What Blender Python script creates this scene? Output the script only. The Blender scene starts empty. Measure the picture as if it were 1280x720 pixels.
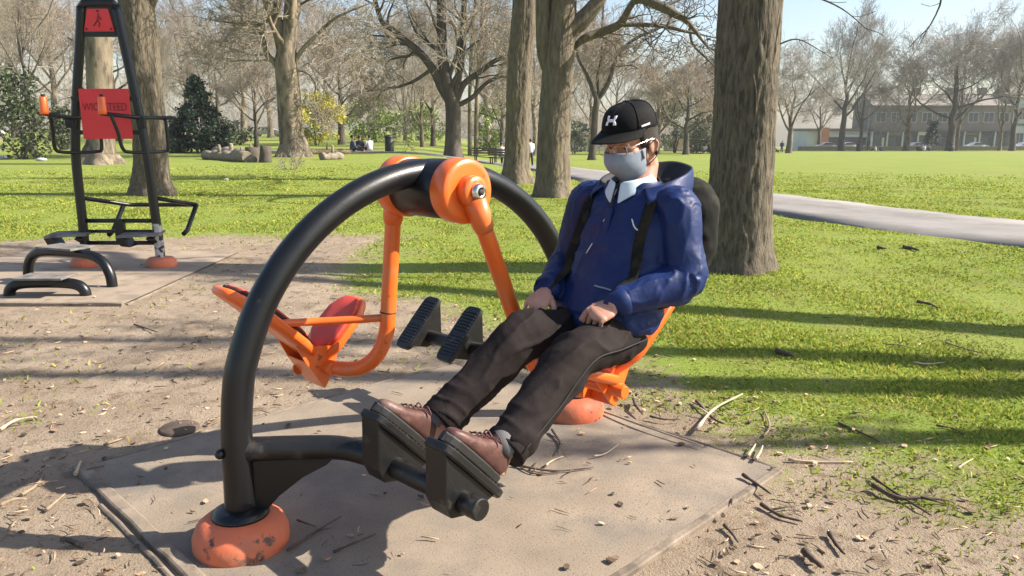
import bpy, bmesh, math, random
import numpy as np
from mathutils import Vector, Matrix, noise
R = math.radians
SC = bpy.context.scene
COL = SC.collection
V = Vector

# ------------------------------------------------------------------ camera numbers
CAM_H, FPX, HOR = 1.3, 960.0, 160.0
TH = math.atan((360 - HOR) / FPX)
cs, sn = math.cos(TH), math.sin(TH)

def sstep(a, b, x):
    t = min(1.0, max(0.0, (x - a) / (b - a)))
    return t * t * (3 - 2 * t)

def gz(x, y):
    """height of the terrain: level near the machines, falling away slowly to the right and back"""
    if y <= 12: return 0.0
    s = 0.022 * sstep(-0.15, 0.02, x / y)
    e = y - 12
    return -s * (e * e / (e + 6.0))

def ray(px, py):
    x = (px - 640) / FPX; u = -(py - 360) / FPX
    return V((x, cs + u * sn, -sn + u * cs))

def G(px, py):
    """the ground point seen at a pixel of the 1280 x 720 photograph"""
    r = ray(px, py); z = 0.0
    for _ in range(25):
        t = (z - CAM_H) / r.z
        if t < 0: t = 300
        p = V((0, 0, CAM_H)) + r * t
        z = gz(p.x, p.y)
    return V((p.x, p.y, z))

def at(px, py, y):
    r = ray(px, py)
    return V((0, 0, CAM_H)) + r * (y / r.y)

# ------------------------------------------------------------------ materials
MATS = {}
def node(nt, t, **kw):
    n = nt.nodes.new(t)
    for k, v in kw.items(): setattr(n, k, v)
    return n

def mat(name, col, rough=0.6, metal=0.0, var=0.25, vscale=8.0, bump=0.0, bscale=60.0, spec=0.5,
        col2=None, c2scale=4.0, c2lo=0.5, c2hi=0.6, stretch=None, sheen=0.0, sheen_tint=None, trans=0.0, coat=0.0, attr=None, detail=5.0, bdist=0.004, col3=None, c3scale=90.0, c3lo=0.62, c3hi=0.66):
    m = bpy.data.materials.new(name); m.use_nodes = True
    nt = m.node_tree; L = nt.links.new
    bs = nt.nodes['Principled BSDF']
    tc = node(nt, 'ShaderNodeTexCoord')
    src = tc.outputs['Object']
    if stretch:
        mp = node(nt, 'ShaderNodeMapping'); mp.inputs['Scale'].default_value = stretch
        L(src, mp.inputs['Vector']); src = mp.outputs['Vector']
    def nz(scale, det=detail, rgh=0.55):
        n = node(nt, 'ShaderNodeTexNoise'); n.inputs['Scale'].default_value = scale
        n.inputs['Detail'].default_value = det; n.inputs['Roughness'].default_value = rgh
        L(src, n.inputs['Vector']); return n.outputs['Fac']
    base = node(nt, 'ShaderNodeMix', data_type='RGBA')
    c = V(col)
    base.inputs[6].default_value = (*[max(0, x * (1 - var)) for x in c], 1)
    base.inputs[7].default_value = (*[min(1, x * (1 + var)) for x in c], 1)
    mr = node(nt, 'ShaderNodeMapRange'); mr.inputs[1].default_value = 0.3; mr.inputs[2].default_value = 0.7
    L(nz(vscale), mr.inputs[0]); L(mr.outputs[0], base.inputs[0])
    out = base.outputs[2]
    if attr:
        at_ = node(nt, 'ShaderNodeAttribute', attribute_name=attr)
        mx = node(nt, 'ShaderNodeMix', data_type='RGBA', blend_type='MULTIPLY'); mx.inputs[0].default_value = 1
        L(out, mx.inputs[6]); L(at_.outputs['Color'], mx.inputs[7]); out = mx.outputs[2]
    if col2:
        m2 = node(nt, 'ShaderNodeMix', data_type='RGBA'); m2.inputs[7].default_value = (*col2, 1)
        r2 = node(nt, 'ShaderNodeMapRange'); r2.inputs[1].default_value = c2lo; r2.inputs[2].default_value = c2hi
        L(nz(c2scale, 8.0, 0.62), r2.inputs[0]); L(r2.outputs[0], m2.inputs[0]); L(out, m2.inputs[6]); out = m2.outputs[2]
    if col3:
        m3 = node(nt, 'ShaderNodeMix', data_type='RGBA'); m3.inputs[7].default_value = (*col3, 1)
        r3 = node(nt, 'ShaderNodeMapRange'); r3.inputs[1].default_value = c3lo; r3.inputs[2].default_value = c3hi
        L(nz(c3scale, 3.0, 0.5), r3.inputs[0]); L(r3.outputs[0], m3.inputs[0]); L(out, m3.inputs[6]); out = m3.outputs[2]
    L(out, bs.inputs['Base Color'])
    bs.inputs['Metallic'].default_value = metal
    rr = node(nt, 'ShaderNodeMapRange'); rr.inputs[3].default_value = max(0.02, rough - 0.1); rr.inputs[4].default_value = min(1, rough + 0.12)
    L(nz(vscale * 2.3), rr.inputs[0]); L(rr.outputs[0], bs.inputs['Roughness'])
    bs.inputs['Specular IOR Level'].default_value = spec
    if sheen: bs.inputs['Sheen Weight'].default_value = sheen
    if sheen_tint: bs.inputs['Sheen Tint'].default_value = (*sheen_tint, 1)
    if coat: bs.inputs['Coat Weight'].default_value = coat; bs.inputs['Coat Roughness'].default_value = 0.15
    if bump:
        bp = node(nt, 'ShaderNodeBump'); bp.inputs['Strength'].default_value = bump; bp.inputs['Distance'].default_value = bdist
        L(nz(bscale, 6.0, 0.6), bp.inputs['Height']); L(bp.outputs['Normal'], bs.inputs['Normal'])
    if trans:
        tr = node(nt, 'ShaderNodeBsdfTranslucent'); mxs = node(nt, 'ShaderNodeMixShader'); mxs.inputs[0].default_value = trans
        L(out, tr.inputs['Color']); L(bs.outputs[0], mxs.inputs[1]); L(tr.outputs[0], mxs.inputs[2])
        L(mxs.outputs[0], nt.nodes['Material Output'].inputs['Surface'])
    MATS[name] = m
    return m

# ------------------------------------------------------------------ mesh builder
class MB:
    def __init__(s): s.v = []; s.f = []; s.sm = []; s.tint = []; s.cur = None
    def add(s, vs, fs, smooth=True):
        o = len(s.v); s.v.extend([tuple(p) for p in vs])
        for f in fs: s.f.append(tuple(i + o for i in f)); s.sm.append(smooth)
        if s.cur is not None: s.tint.extend([s.cur] * len(vs))
    def box(s, c, size, rot=None, bev=0.0):
        bm = bmesh.new(); bmesh.ops.create_cube(bm, size=1.0)
        for q in bm.verts: q.co = V((q.co.x * size[0], q.co.y * size[1], q.co.z * size[2]))
        if bev: bmesh.ops.bevel(bm, geom=list(bm.edges), offset=bev, segments=2, profile=0.5, affect='EDGES')
        M = Matrix.Translation(V(c)) @ (rot.to_4x4() if rot else Matrix())
        bm.verts.ensure_lookup_table()
        s.add([M @ q.co for q in bm.verts], [[q.index for q in f.verts] for f in bm.faces], False); bm.free()
    def tube(s, pts, rad, n=12, cap=True, flat=None, smooth=True):
        pts = [V(p) for p in pts]
        if not hasattr(rad, '__len__'): rad = [rad] * len(pts)
        N = len(pts)
        t0 = (pts[1] - pts[0]).normalized()
        up = V((0, 0, 1)) if abs(t0.z) < 0.9 else V((1, 0, 0))
        nrm = (up - t0 * up.dot(t0)).normalized()
        vs = []
        for i in range(N):
            if i == 0: t = pts[1] - pts[0]
            elif i == N - 1: t = pts[-1] - pts[-2]
            else: t = (pts[i + 1] - pts[i]).normalized() + (pts[i] - pts[i - 1]).normalized()
            t = t.normalized() if t.length > 1e-9 else t0
            nrm = nrm - t * nrm.dot(t)
            nrm = nrm.normalized() if nrm.length > 1e-6 else t.orthogonal().normalized()
            b = t.cross(nrm)
            fl = flat[i] if flat and hasattr(flat, '__len__') else (flat or 1.0)
            for k in range(n):
                a = 2 * math.pi * k / n
                vs.append(pts[i] + nrm * (math.cos(a) * rad[i] * fl) + b * (math.sin(a) * rad[i]))
        fs = []
        for i in range(N - 1):
            for k in range(n):
                k2 = (k + 1) % n
                fs.append((i * n + k, i * n + k2, (i + 1) * n + k2, (i + 1) * n + k))
        s.add(vs, fs, smooth)
        if cap:
            o = len(s.v) - len(vs)
            s.f.append(tuple(o + k for k in reversed(range(n)))); s.sm.append(False)
            s.f.append(tuple(o + (N - 1) * n + k for k in range(n))); s.sm.append(False)
    def rings(s, rings, cap=True, smooth=True):
        n = len(rings[0]); vs = [p for r in rings for p in r]; fs = []
        for i in range(len(rings) - 1):
            for k in range(n):
                k2 = (k + 1) % n
                fs.append((i * n + k, i * n + k2, (i + 1) * n + k2, (i + 1) * n + k))
        if cap: fs.append(tuple(reversed(range(n)))); fs.append(tuple((len(rings) - 1) * n + k for k in range(n)))
        s.add(vs, fs, smooth)
    def lathe(s, prof, n=24, M=None, cap=True, smooth=True):
        M = M or Matrix()
        s.rings([[M @ V((r * math.cos(2 * math.pi * k / n), r * math.sin(2 * math.pi * k / n), z)) for k in range(n)] for r, z in prof], cap, smooth)
    def ell(s, c, r, M=None, nu=16, nv=10):
        c = V(c); M = M or Matrix.Identity(3)
        rings = []
        for j in range(nv + 1):
            th = math.pi * (j / nv); th = min(max(th, 0.05), math.pi - 0.05)
            rings.append([c + M @ V((r[0] * math.sin(th) * math.cos(2 * math.pi * k / nu), r[1] * math.sin(th) * math.sin(2 * math.pi * k / nu), -r[2] * math.cos(th))) for k in range(nu)])
        s.rings(rings)
    def prism(s, poly, off, smooth=False):
        n = len(poly); poly = [V(p) for p in poly]; off = V(off)
        vs = poly + [p + off for p in poly]
        fs = [tuple(range(n)), tuple(reversed(range(n, 2 * n)))] + [(i, (i + 1) % n + 0, (i + 1) % n + n, i + n) for i in range(n)]
        s.add(vs, fs, smooth)
    def grid(s, P, thick=None, smooth=True):
        nu, nv = len(P), len(P[0])
        vs = [p for r in P for p in r]
        fs = [(i * nv + j, (i + 1) * nv + j, (i + 1) * nv + j + 1, i * nv + j + 1) for i in range(nu - 1) for j in range(nv - 1)]
        s.add(vs, fs, smooth)
    def mesh(s, name):
        me = bpy.data.meshes.new(name); me.from_pydata(s.v, [], s.f)
        me.polygons.foreach_set('use_smooth', s.sm)
        if s.tint:
            ca = me.color_attributes.new('tint', 'FLOAT_COLOR', 'POINT')
            ca.data.foreach_set('color', [x for t in s.tint for x in (*t, 1.0)])
        me.validate(); me.update()
        bm = bmesh.new(); bm.from_mesh(me); bmesh.ops.recalc_face_normals(bm, faces=bm.faces); bm.to_mesh(me); bm.free()
        return me
    def build(s, name, m, parent=None, bevel=0.0, off=None, solid=0.0, subsurf=0, raw=False):
        if off is not None:
            o = V(off); s.v = [(p[0] - o.x, p[1] - o.y, p[2] - o.z) for p in s.v]
        me = s.mesh(name)
        ob = bpy.data.objects.new(name, me); COL.objects.link(ob)
        me.materials.append(MATS[m] if isinstance(m, str) else m)
        if parent: ob.parent = parent
        if solid:
            sm = ob.modifiers.new('s', 'SOLIDIFY'); sm.thickness = solid; sm.offset = 0
        if bevel:
            b = ob.modifiers.new('b', 'BEVEL'); b.width = bevel; b.segments = 2; b.limit_method = 'ANGLE'; b.angle_limit = R(40)
        if subsurf:
            b = ob.modifiers.new('ss', 'SUBSURF'); b.levels = b.render_levels = subsurf
        return ob

def fast_mesh(name, co, faces_flat, nper, tint=None, smooth=False):
    me = bpy.data.meshes.new(name)
    nv = len(co); nf = len(faces_flat) // nper
    me.vertices.add(nv); me.vertices.foreach_set('co', np.asarray(co, dtype=np.float32).ravel())
    me.loops.add(nf * nper); me.loops.foreach_set('vertex_index', np.asarray(faces_flat, dtype=np.int32))
    me.polygons.add(nf)
    me.polygons.foreach_set('loop_start', np.arange(0, nf * nper, nper, dtype=np.int32))
    me.polygons.foreach_set('loop_total', np.full(nf, nper, dtype=np.int32))
    if tint is not None:
        ca = me.color_attributes.new('tint', 'FLOAT_COLOR', 'POINT')
        ca.data.foreach_set('color', np.asarray(tint, dtype=np.float32).ravel())
    if smooth: me.polygons.foreach_set('use_smooth', np.ones(nf, dtype=bool))
    me.update(calc_edges=True); me.validate()
    return me

def link(name, me, m, parent=None):
    ob = bpy.data.objects.new(name, me); COL.objects.link(ob)
    if not me.materials: me.materials.append(MATS[m] if isinstance(m, str) else m)
    if parent: ob.parent = parent
    return ob

def tag(o, label=None, cat=None, group=None, kind=None):
    if label: o['label'] = label
    if cat: o['category'] = cat
    if group: o['group'] = group
    if kind: o['kind'] = kind
    return o

def thing(name, label, cat, loc=(0, 0, 0), rz=0.0, group=None):
    o = bpy.data.objects.new(name, None); COL.objects.link(o); o.empty_display_size = 0.1
    o.location = loc; o.rotation_euler = (0, 0, rz)
    return tag(o, label, cat, group)

def copy_tree(o, parent=None):
    c = o.copy(); COL.objects.link(c); c.parent = parent
    for ch in list(o.children): copy_tree(ch, c)
    return c

def remesh(ob, voxel, smooth=2, fold=None):
    """fuse the overlapping pieces of a mesh into one continuous skin"""
    md = ob.modifiers.new('r', 'REMESH'); md.mode = 'VOXEL'; md.voxel_size = voxel; md.use_smooth_shade = True
    if smooth:
        s = ob.modifiers.new('sm', 'SMOOTH'); s.factor = 0.5; s.iterations = smooth
    dg = bpy.context.evaluated_depsgraph_get(); dg.update()
    me = bpy.data.meshes.new_from_object(ob.evaluated_get(dg))
    ob.modifiers.clear()
    old = ob.data; mats = [m for m in old.materials]; nm = old.name
    ob.data = me; bpy.data.meshes.remove(old); me.name = nm
    me.materials.clear()
    for m in mats: me.materials.append(m)
    if fold:
        me.update()
        nrm = [v.normal.copy() for v in me.vertices]
        for v, n in zip(me.vertices, nrm): v.co += n * fold(v.co, n)
    me.polygons.foreach_set('use_smooth', [True] * len(me.polygons)); me.update()
    return ob

def arc_pts(pts, n=6):
    """Catmull-Rom through points"""
    pts = [V(p) for p in pts]; out = []
    P = [pts[0] * 2 - pts[1]] + pts + [pts[-1] * 2 - pts[-2]]
    for i in range(1, len(P) - 2):
        for k in range(n):
            t = k / n
            a, b, c, d = P[i - 1], P[i], P[i + 1], P[i + 2]
            out.append(0.5 * ((2 * b) + (c - a) * t + (2 * a - 5 * b + 4 * c - d) * t * t + (3 * b - a - 3 * c + d) * t ** 3))
    out.append(pts[-1]); return out

# ------------------------------------------------------------------ palette
mat('orange_paint', (0.80, 0.138, 0.016), 0.36, var=0.07, vscale=5, bump=0.10, bscale=120, col2=(0.22, 0.075, 0.03), c2scale=22, c2lo=0.655, c2hi=0.69, coat=0.3, col3=(0.55, 0.20, 0.07), c3scale=7, c3lo=0.56, c3hi=0.80)
mat('worn_orange', (0.62, 0.150, 0.066), 0.62, var=0.16, vscale=7, bump=0.5, bscale=40, col2=(0.075, 0.05, 0.042), c2scale=11, c2lo=0.61, c2hi=0.65, col3=(0.40, 0.16, 0.09), c3scale=5, c3lo=0.50, c3hi=0.70)
mat('black_paint', (0.0055, 0.006, 0.0075), 0.34, var=0.2, vscale=5, bump=0.10, bscale=110, col2=(0.05, 0.045, 0.042), c2scale=18, c2lo=0.70, c2hi=0.82, spec=0.45)
mat('dusty_black', (0.007, 0.007, 0.0075), 0.42, var=0.25, vscale=9, bump=0.25, bscale=90, col2=(0.085, 0.075, 0.065), c2scale=11, c2lo=0.58, c2hi=0.76)
mat('red_cushion', (0.66, 0.072, 0.048), 0.6, var=0.1, vscale=7, bump=0.25, bscale=200)
mat('dark_rubber', (0.03, 0.012, 0.012), 0.7, var=0.2)
mat('steel', (0.62, 0.60, 0.57), 0.22, metal=1.0, var=0.15, bump=0.1)
mat('red_panel', (0.66, 0.035, 0.04), 0.5, var=0.06, vscale=4, bump=0.05)
mat('dark_letter', (0.20, 0.02, 0.03), 0.6, var=0.1)
mat('peeled_metal', (0.45, 0.43, 0.42), 0.5, var=0.25, vscale=12, col2=(0.02, 0.02, 0.025), c2scale=9, c2lo=0.52, c2hi=0.56)
mat('worn_plate', (0.17, 0.155, 0.14), 0.7, var=0.3, vscale=12, bump=0.3, bscale=80, col2=(0.07, 0.065, 0.06), c2scale=8, c2lo=0.5, c2hi=0.62)
mat('skin', (0.46, 0.235, 0.165), 0.5, var=0.09, vscale=30, bump=0.12, bscale=260)
mat('hair', (0.02, 0.014, 0.011), 0.5, var=0.3, vscale=80, bump=0.7, bscale=220)
mat('navy_jacket', (0.0062, 0.0190, 0.092), 0.50, var=0.14, vscale=14, bump=0.2, bscale=120, sheen=0.03, spec=0.30, sheen_tint=(0.35, 0.52, 1.0))
mat('black_lining', (0.008, 0.009, 0.012), 0.7, var=0.2, bump=0.2)
mat('grey_trousers', (0.0200, 0.0155, 0.0155), 0.8, var=0.18, vscale=12, bump=0.3, bscale=120, sheen=0.0, spec=0.10)
mat('camo_fabric', (0.016, 0.0145, 0.008), 0.8, var=0.3, vscale=6, bump=0.5, bscale=40, col2=(0.004, 0.0045, 0.004), c2scale=9, c2lo=0.44, c2hi=0.47, spec=0.25)
mat('strap_fabric', (0.022, 0.021, 0.014), 0.85, spec=0.15, var=0.3, vscale=12, bump=0.5, bscale=60, col2=(0.009, 0.010, 0.010), c2scale=16, c2lo=0.46, c2hi=0.52)
mat('cap_cloth', (0.0035, 0.0037, 0.0045), 0.8, var=0.2, vscale=40, bump=0.25, bscale=420, spec=0.2)
mat('white_print', (0.78, 0.78, 0.80), 0.55, var=0.03)
mat('mask_cloth', (0.235, 0.275, 0.345), 0.8, var=0.08, vscale=30, bump=0.3, bscale=300)
mat('shirt_cloth', (0.55, 0.66, 0.74), 0.8, var=0.05, bump=0.2)
mat('shoe_leather', (0.088, 0.037, 0.031), 0.5, var=0.3, vscale=22, bump=0.5, bscale=55, col2=(0.20, 0.13, 0.11), c2scale=12, c2lo=0.55, c2hi=0.72)
mat('shoe_sole', (0.014, 0.0125, 0.012), 0.6, var=0.3, vscale=30, bump=0.4)
mat('lace', (0.10, 0.04, 0.04), 0.8)
mat('sock', (0.12, 0.12, 0.125), 0.9, bump=0.4, bscale=300)
mat('glass_frame', (0.60, 0.50, 0.44), 0.25, metal=0.9)
mat('eye_white', (0.6, 0.56, 0.53), 0.3, var=0.02)
mat('bark_grey', (0.135, 0.108, 0.076), 0.9, var=0.4, vscale=7, bump=1.0, bscale=14, stretch=(3.4, 3.4, 0.7), col2=(0.055, 0.046, 0.034), c2scale=10, c2lo=0.48, c2hi=0.62, bdist=0.025, detail=9)
mat('bark_mossy', (0.140, 0.112, 0.078), 0.9, var=0.42, vscale=6, bump=1.0, bscale=14, stretch=(2.8, 2.8, 0.7), col2=(0.200, 0.175, 0.050), c2scale=1.4, c2lo=0.60, c2hi=0.72, bdist=0.025, detail=9)
mat('bark_plane', (0.205, 0.165, 0.115), 0.9, var=0.35, vscale=3, bump=0.8, bscale=7, stretch=(1.6, 1.6, 0.5), col2=(0.085, 0.068, 0.048), c2scale=2.5, c2lo=0.48, c2hi=0.60, bdist=0.03, detail=9)
mat('bark_dark', (0.075, 0.062, 0.048), 0.9, var=0.35, vscale=3, bump=0.6, bscale=6, stretch=(1.6, 1.6, 0.5), bdist=0.03)
mat('twig', (0.285, 0.240, 0.185), 0.9, var=0.3, vscale=0.8)
mat('twig_pink', (0.31, 0.245, 0.195), 0.9, var=0.3, vscale=0.8)
mat('twig_grey', (0.30, 0.265, 0.235), 0.9, var=0.25, vscale=0.8)
mat('twig_dark', (0.115, 0.092, 0.07), 0.9, var=0.3, vscale=0.8)
mat('leaf_dark', (0.030, 0.052, 0.030), 0.6, var=0.5, vscale=1.6, trans=0.1, attr='tint')
mat('leaf_ivy', (0.075, 0.092, 0.045), 0.55, var=0.5, vscale=1.6, trans=0.15, attr='tint')
mat('leaf_fresh', (0.21, 0.27, 0.07), 0.6, var=0.3, vscale=0.9, trans=0.3, attr='tint')
mat('leaf_yellow', (0.52, 0.47, 0.085), 0.6, var=0.25, vscale=0.9, trans=0.3, attr='tint')
mat('leaf_grey', (0.17, 0.19, 0.125), 0.7, var=0.3, vscale=0.6, trans=0.2, attr='tint')
mat('wood_stick', (0.26, 0.19, 0.13), 0.85, var=0.35, vscale=14, bump=0.5, bscale=40)
mat('wood_pale', (0.42, 0.33, 0.235), 0.85, var=0.25, vscale=14, bump=0.5, bscale=40)
mat('wood_dark', (0.085, 0.06, 0.045), 0.85, var=0.35, vscale=14, bump=0.5, bscale=40)
mat('litter', (0.24, 0.17, 0.115), 0.9, var=0.3, vscale=20, attr='tint')
mat('pad', (0.250, 0.200, 0.150), 0.92, var=0.20, vscale=3.0, bump=0.5, bscale=140, col2=(0.165, 0.142, 0.118), c2scale=2.6, c2lo=0.46, c2hi=0.66, detail=9, col3=(0.12, 0.095, 0.072), c3scale=150, c3lo=0.60, c3hi=0.66)
mat('dusty_pad', (0.285, 0.222, 0.165), 0.92, var=0.2, vscale=2.0, bump=0.5, bscale=60, col2=(0.20, 0.16, 0.122), c2scale=3.5, c2lo=0.50, c2hi=0.64, detail=9)
mat('edging', (0.22, 0.175, 0.132), 0.9, var=0.25, vscale=9, bump=0.6, bscale=60, col2=(0.12, 0.095, 0.072), c2scale=6, c2lo=0.48, c2hi=0.6)
mat('asphalt_path', (0.215, 0.20, 0.19), 0.92, var=0.14, vscale=1.2, bump=0.3, bscale=80, col2=(0.165, 0.15, 0.135), c2scale=1.1, c2lo=0.5, c2hi=0.65)
mat('asphalt_road', (0.11, 0.108, 0.105), 0.9, var=0.15, vscale=0.7)
mat('brick_brown', (0.225, 0.190, 0.165), 0.9, var=0.15, vscale=0.6, bump=0.3, bscale=9)
mat('brick_orange', (0.42, 0.20, 0.125), 0.9, var=0.12, vscale=0.6)
mat('render_pale', (0.50, 0.52, 0.54), 0.9, var=0.08, vscale=0.5)
mat('roof_slate', (0.16, 0.145, 0.13), 0.85, var=0.15, vscale=0.7)
mat('roof_tile', (0.215, 0.190, 0.170), 0.85, var=0.15, vscale=0.7)
mat('shop_dark', (0.06, 0.065, 0.085), 0.5, var=0.2, vscale=0.5)
mat('window_glass', (0.075, 0.085, 0.105), 0.2, var=0.2, vscale=0.4)
mat('frame_white', (0.46, 0.46, 0.47), 0.6, var=0.05)
mat('car_white', (0.62, 0.63, 0.65), 0.3, var=0.03, coat=0.5)
mat('car_silver', (0.34, 0.36, 0.40), 0.3, var=0.03, coat=0.5)
mat('car_dark', (0.03, 0.04, 0.07), 0.3, var=0.05, coat=0.5)
mat('tyre', (0.015, 0.015, 0.015), 0.8)
mat('bin_black', (0.018, 0.02, 0.022), 0.5)
mat('cloth_dark', (0.022, 0.024, 0.032), 0.85)
mat('cloth_blue', (0.05, 0.08, 0.16), 0.85)
mat('cloth_white', (0.6, 0.6, 0.6), 0.85)
mat('cloth_red', (0.35, 0.06, 0.05), 0.85)
mat('bench_wood', (0.10, 0.075, 0.055), 0.8)
mat('dull_stone', (0.22, 0.185, 0.14), 0.9, var=0.25, bump=0.4)
# ================================================================== TERRAIN
DIRT = np.array([(-30, 7.2), (-12, 8.0), (-6, 8.9), (-3.7, 9.5), (-1.9, 9.0), (-1.45, 7.5), (-0.9, 5.9), (-0.1, 4.65), (0.75, 4.2), (1.15, 3.5), (1.3, 3.0), (1.55, 2.65), (2.0, 2.3), (3.2, 1.3), (4.0, -6), (-30, -6)])
MP = V((-0.29, 2.785, 0))                       # centre of the seated machine
def sdist(x, y, poly):
    x = np.asarray(x, float); y = np.asarray(y, float)
    d = np.full(x.shape, 1e9); inside = np.zeros(x.shape, bool)
    n = len(poly)
    for i in range(n):
        ax, ay = poly[i]; bx, by = poly[(i + 1) % n]
        ex, ey = bx - ax, by - ay
        t = np.clip(((x - ax) * ex + (y - ay) * ey) / (ex * ex + ey * ey), 0, 1)
        d = np.minimum(d, np.hypot(x - ax - t * ex, y - ay - t * ey))
        cr = ((ay > y) != (by > y)) & (x < (bx - ax) * (y - ay) / (by - ay + 1e-12) + ax)
        inside ^= cr
    return np.where(inside, d, -d)
def pad_dist(x, y):
    """distance outside the square pad under the machine (negative inside)"""
    dx, dy = x - MP.x, y - MP.y
    u = abs((dx + dy) * 0.70711); w = abs((dx - dy) * 0.70711)
    return np.maximum(u, w) - 0.98
def farpad_dist(x, y):
    return np.maximum(abs(x + 4.05) - 1.18, abs(y - 6.85) - 1.28)
PATH_C = [(13.5, 2.2), (9.0, 6.3), (6.55, 9.35), (4.9, 13.0), (3.6, 18.0), (2.75, 24.0), (1.6, 32.0), (-1.0, 39.0), (-6.0, 43.0), (-16.0, 46.0)]
PATH_P = [p for p in arc_pts([(x, y, 0) for x, y in PATH_C], 10)]
PATH_W = 1.25
def path_dist(x, y):
    d = np.full(np.shape(x), 1e9)
    for a, b in zip(PATH_P[:-1], PATH_P[1:]):
        ex, ey = b.x - a.x, b.y - a.y
        t = np.clip(((x - a.x) * ex + (y - a.y) * ey) / (ex * ex + ey * ey), 0, 1)
        d = np.minimum(d, np.hypot(x - a.x - t * ex, y - a.y - t * ey))
    return d

_rs = np.random.RandomState(5)
_w = [(_rs.normal(0, 1, 2) * f, _rs.rand() * 6.28, 1 / f ** 0.75) for f in (0.7, 0.9, 1.3, 1.7, 2.3, 3.1, 4.2, 5.5, 7.5, 10, 13) for _ in range(3)]
def wav(x, y, lo=0, hi=99):
    s = 0; a = 0
    for w, p, k in _w[lo:hi]:
        s = s + k * np.sin(w[0] * x + w[1] * y + p); a += k * k
    return s / math.sqrt(a / 2) / 2
def dirt_amount(x, y):
    """1 on the worn bare earth, 0 on the turf"""
    s = sdist(x, y, DIRT) * 0.75 + 0.42 * wav(x, y, 3, 30)
    return np.clip(0.5 + s * 0.8, 0, 1)

def axis(a, b, near0, near1, step, grow=1.16):
    out = list(np.arange(near0, near1, step)); s = step; x = out[-1]
    while x < b: s *= grow; x += s; out.append(x)
    s = step; x = out[0]; pre = []
    while x > a: s *= grow; x -= s; pre.append(x)
    return np.array(pre[::-1] + out)
xs = axis(-420, 420, -5.5, 5.5, 0.05); ys = axis(-60, 520, 1.0, 9.5, 0.05)
XX, YY = np.meshgrid(xs, ys)
ZZ = np.vectorize(gz)(XX, YY)
DD = dirt_amount(XX, YY)
near = np.clip(1 - (np.hypot(XX, YY - 4) - 9) / 12, 0, 1)
bumps = 0.012 * wav(XX, YY, 6, 33) + 0.006 * wav(XX * 2.7 + 3, YY * 2.7, 9, 33) * DD + 0.004 * _rs.normal(0, 1, XX.shape) * DD * near
clear = np.clip((np.minimum(pad_dist(XX, YY), farpad_dist(XX, YY)) - 0.0) / 0.25, 0, 1)
pcl = np.clip((path_dist(XX, YY) - PATH_W + 0.1) / 0.5, 0, 1)
ZZ = ZZ + bumps * near * clear * pcl - 0.03 * (pcl < 0.02) * (path_dist(XX, YY) < PATH_W - 0.25)
ny, nx = XX.shape
idx = np.arange(ny * nx).reshape(ny, nx)
fc = np.stack([idx[:-1, :-1], idx[:-1, 1:], idx[1:, 1:], idx[1:, :-1]], -1).reshape(-1)
gm = fast_mesh('ground', np.stack([XX, YY, ZZ], -1).reshape(-1, 3), fc, 4, smooth=True)
da = gm.attributes.new('dirt', 'FLOAT', 'POINT'); da.data.foreach_set('value', DD.astype(np.float32).ravel())

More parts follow.
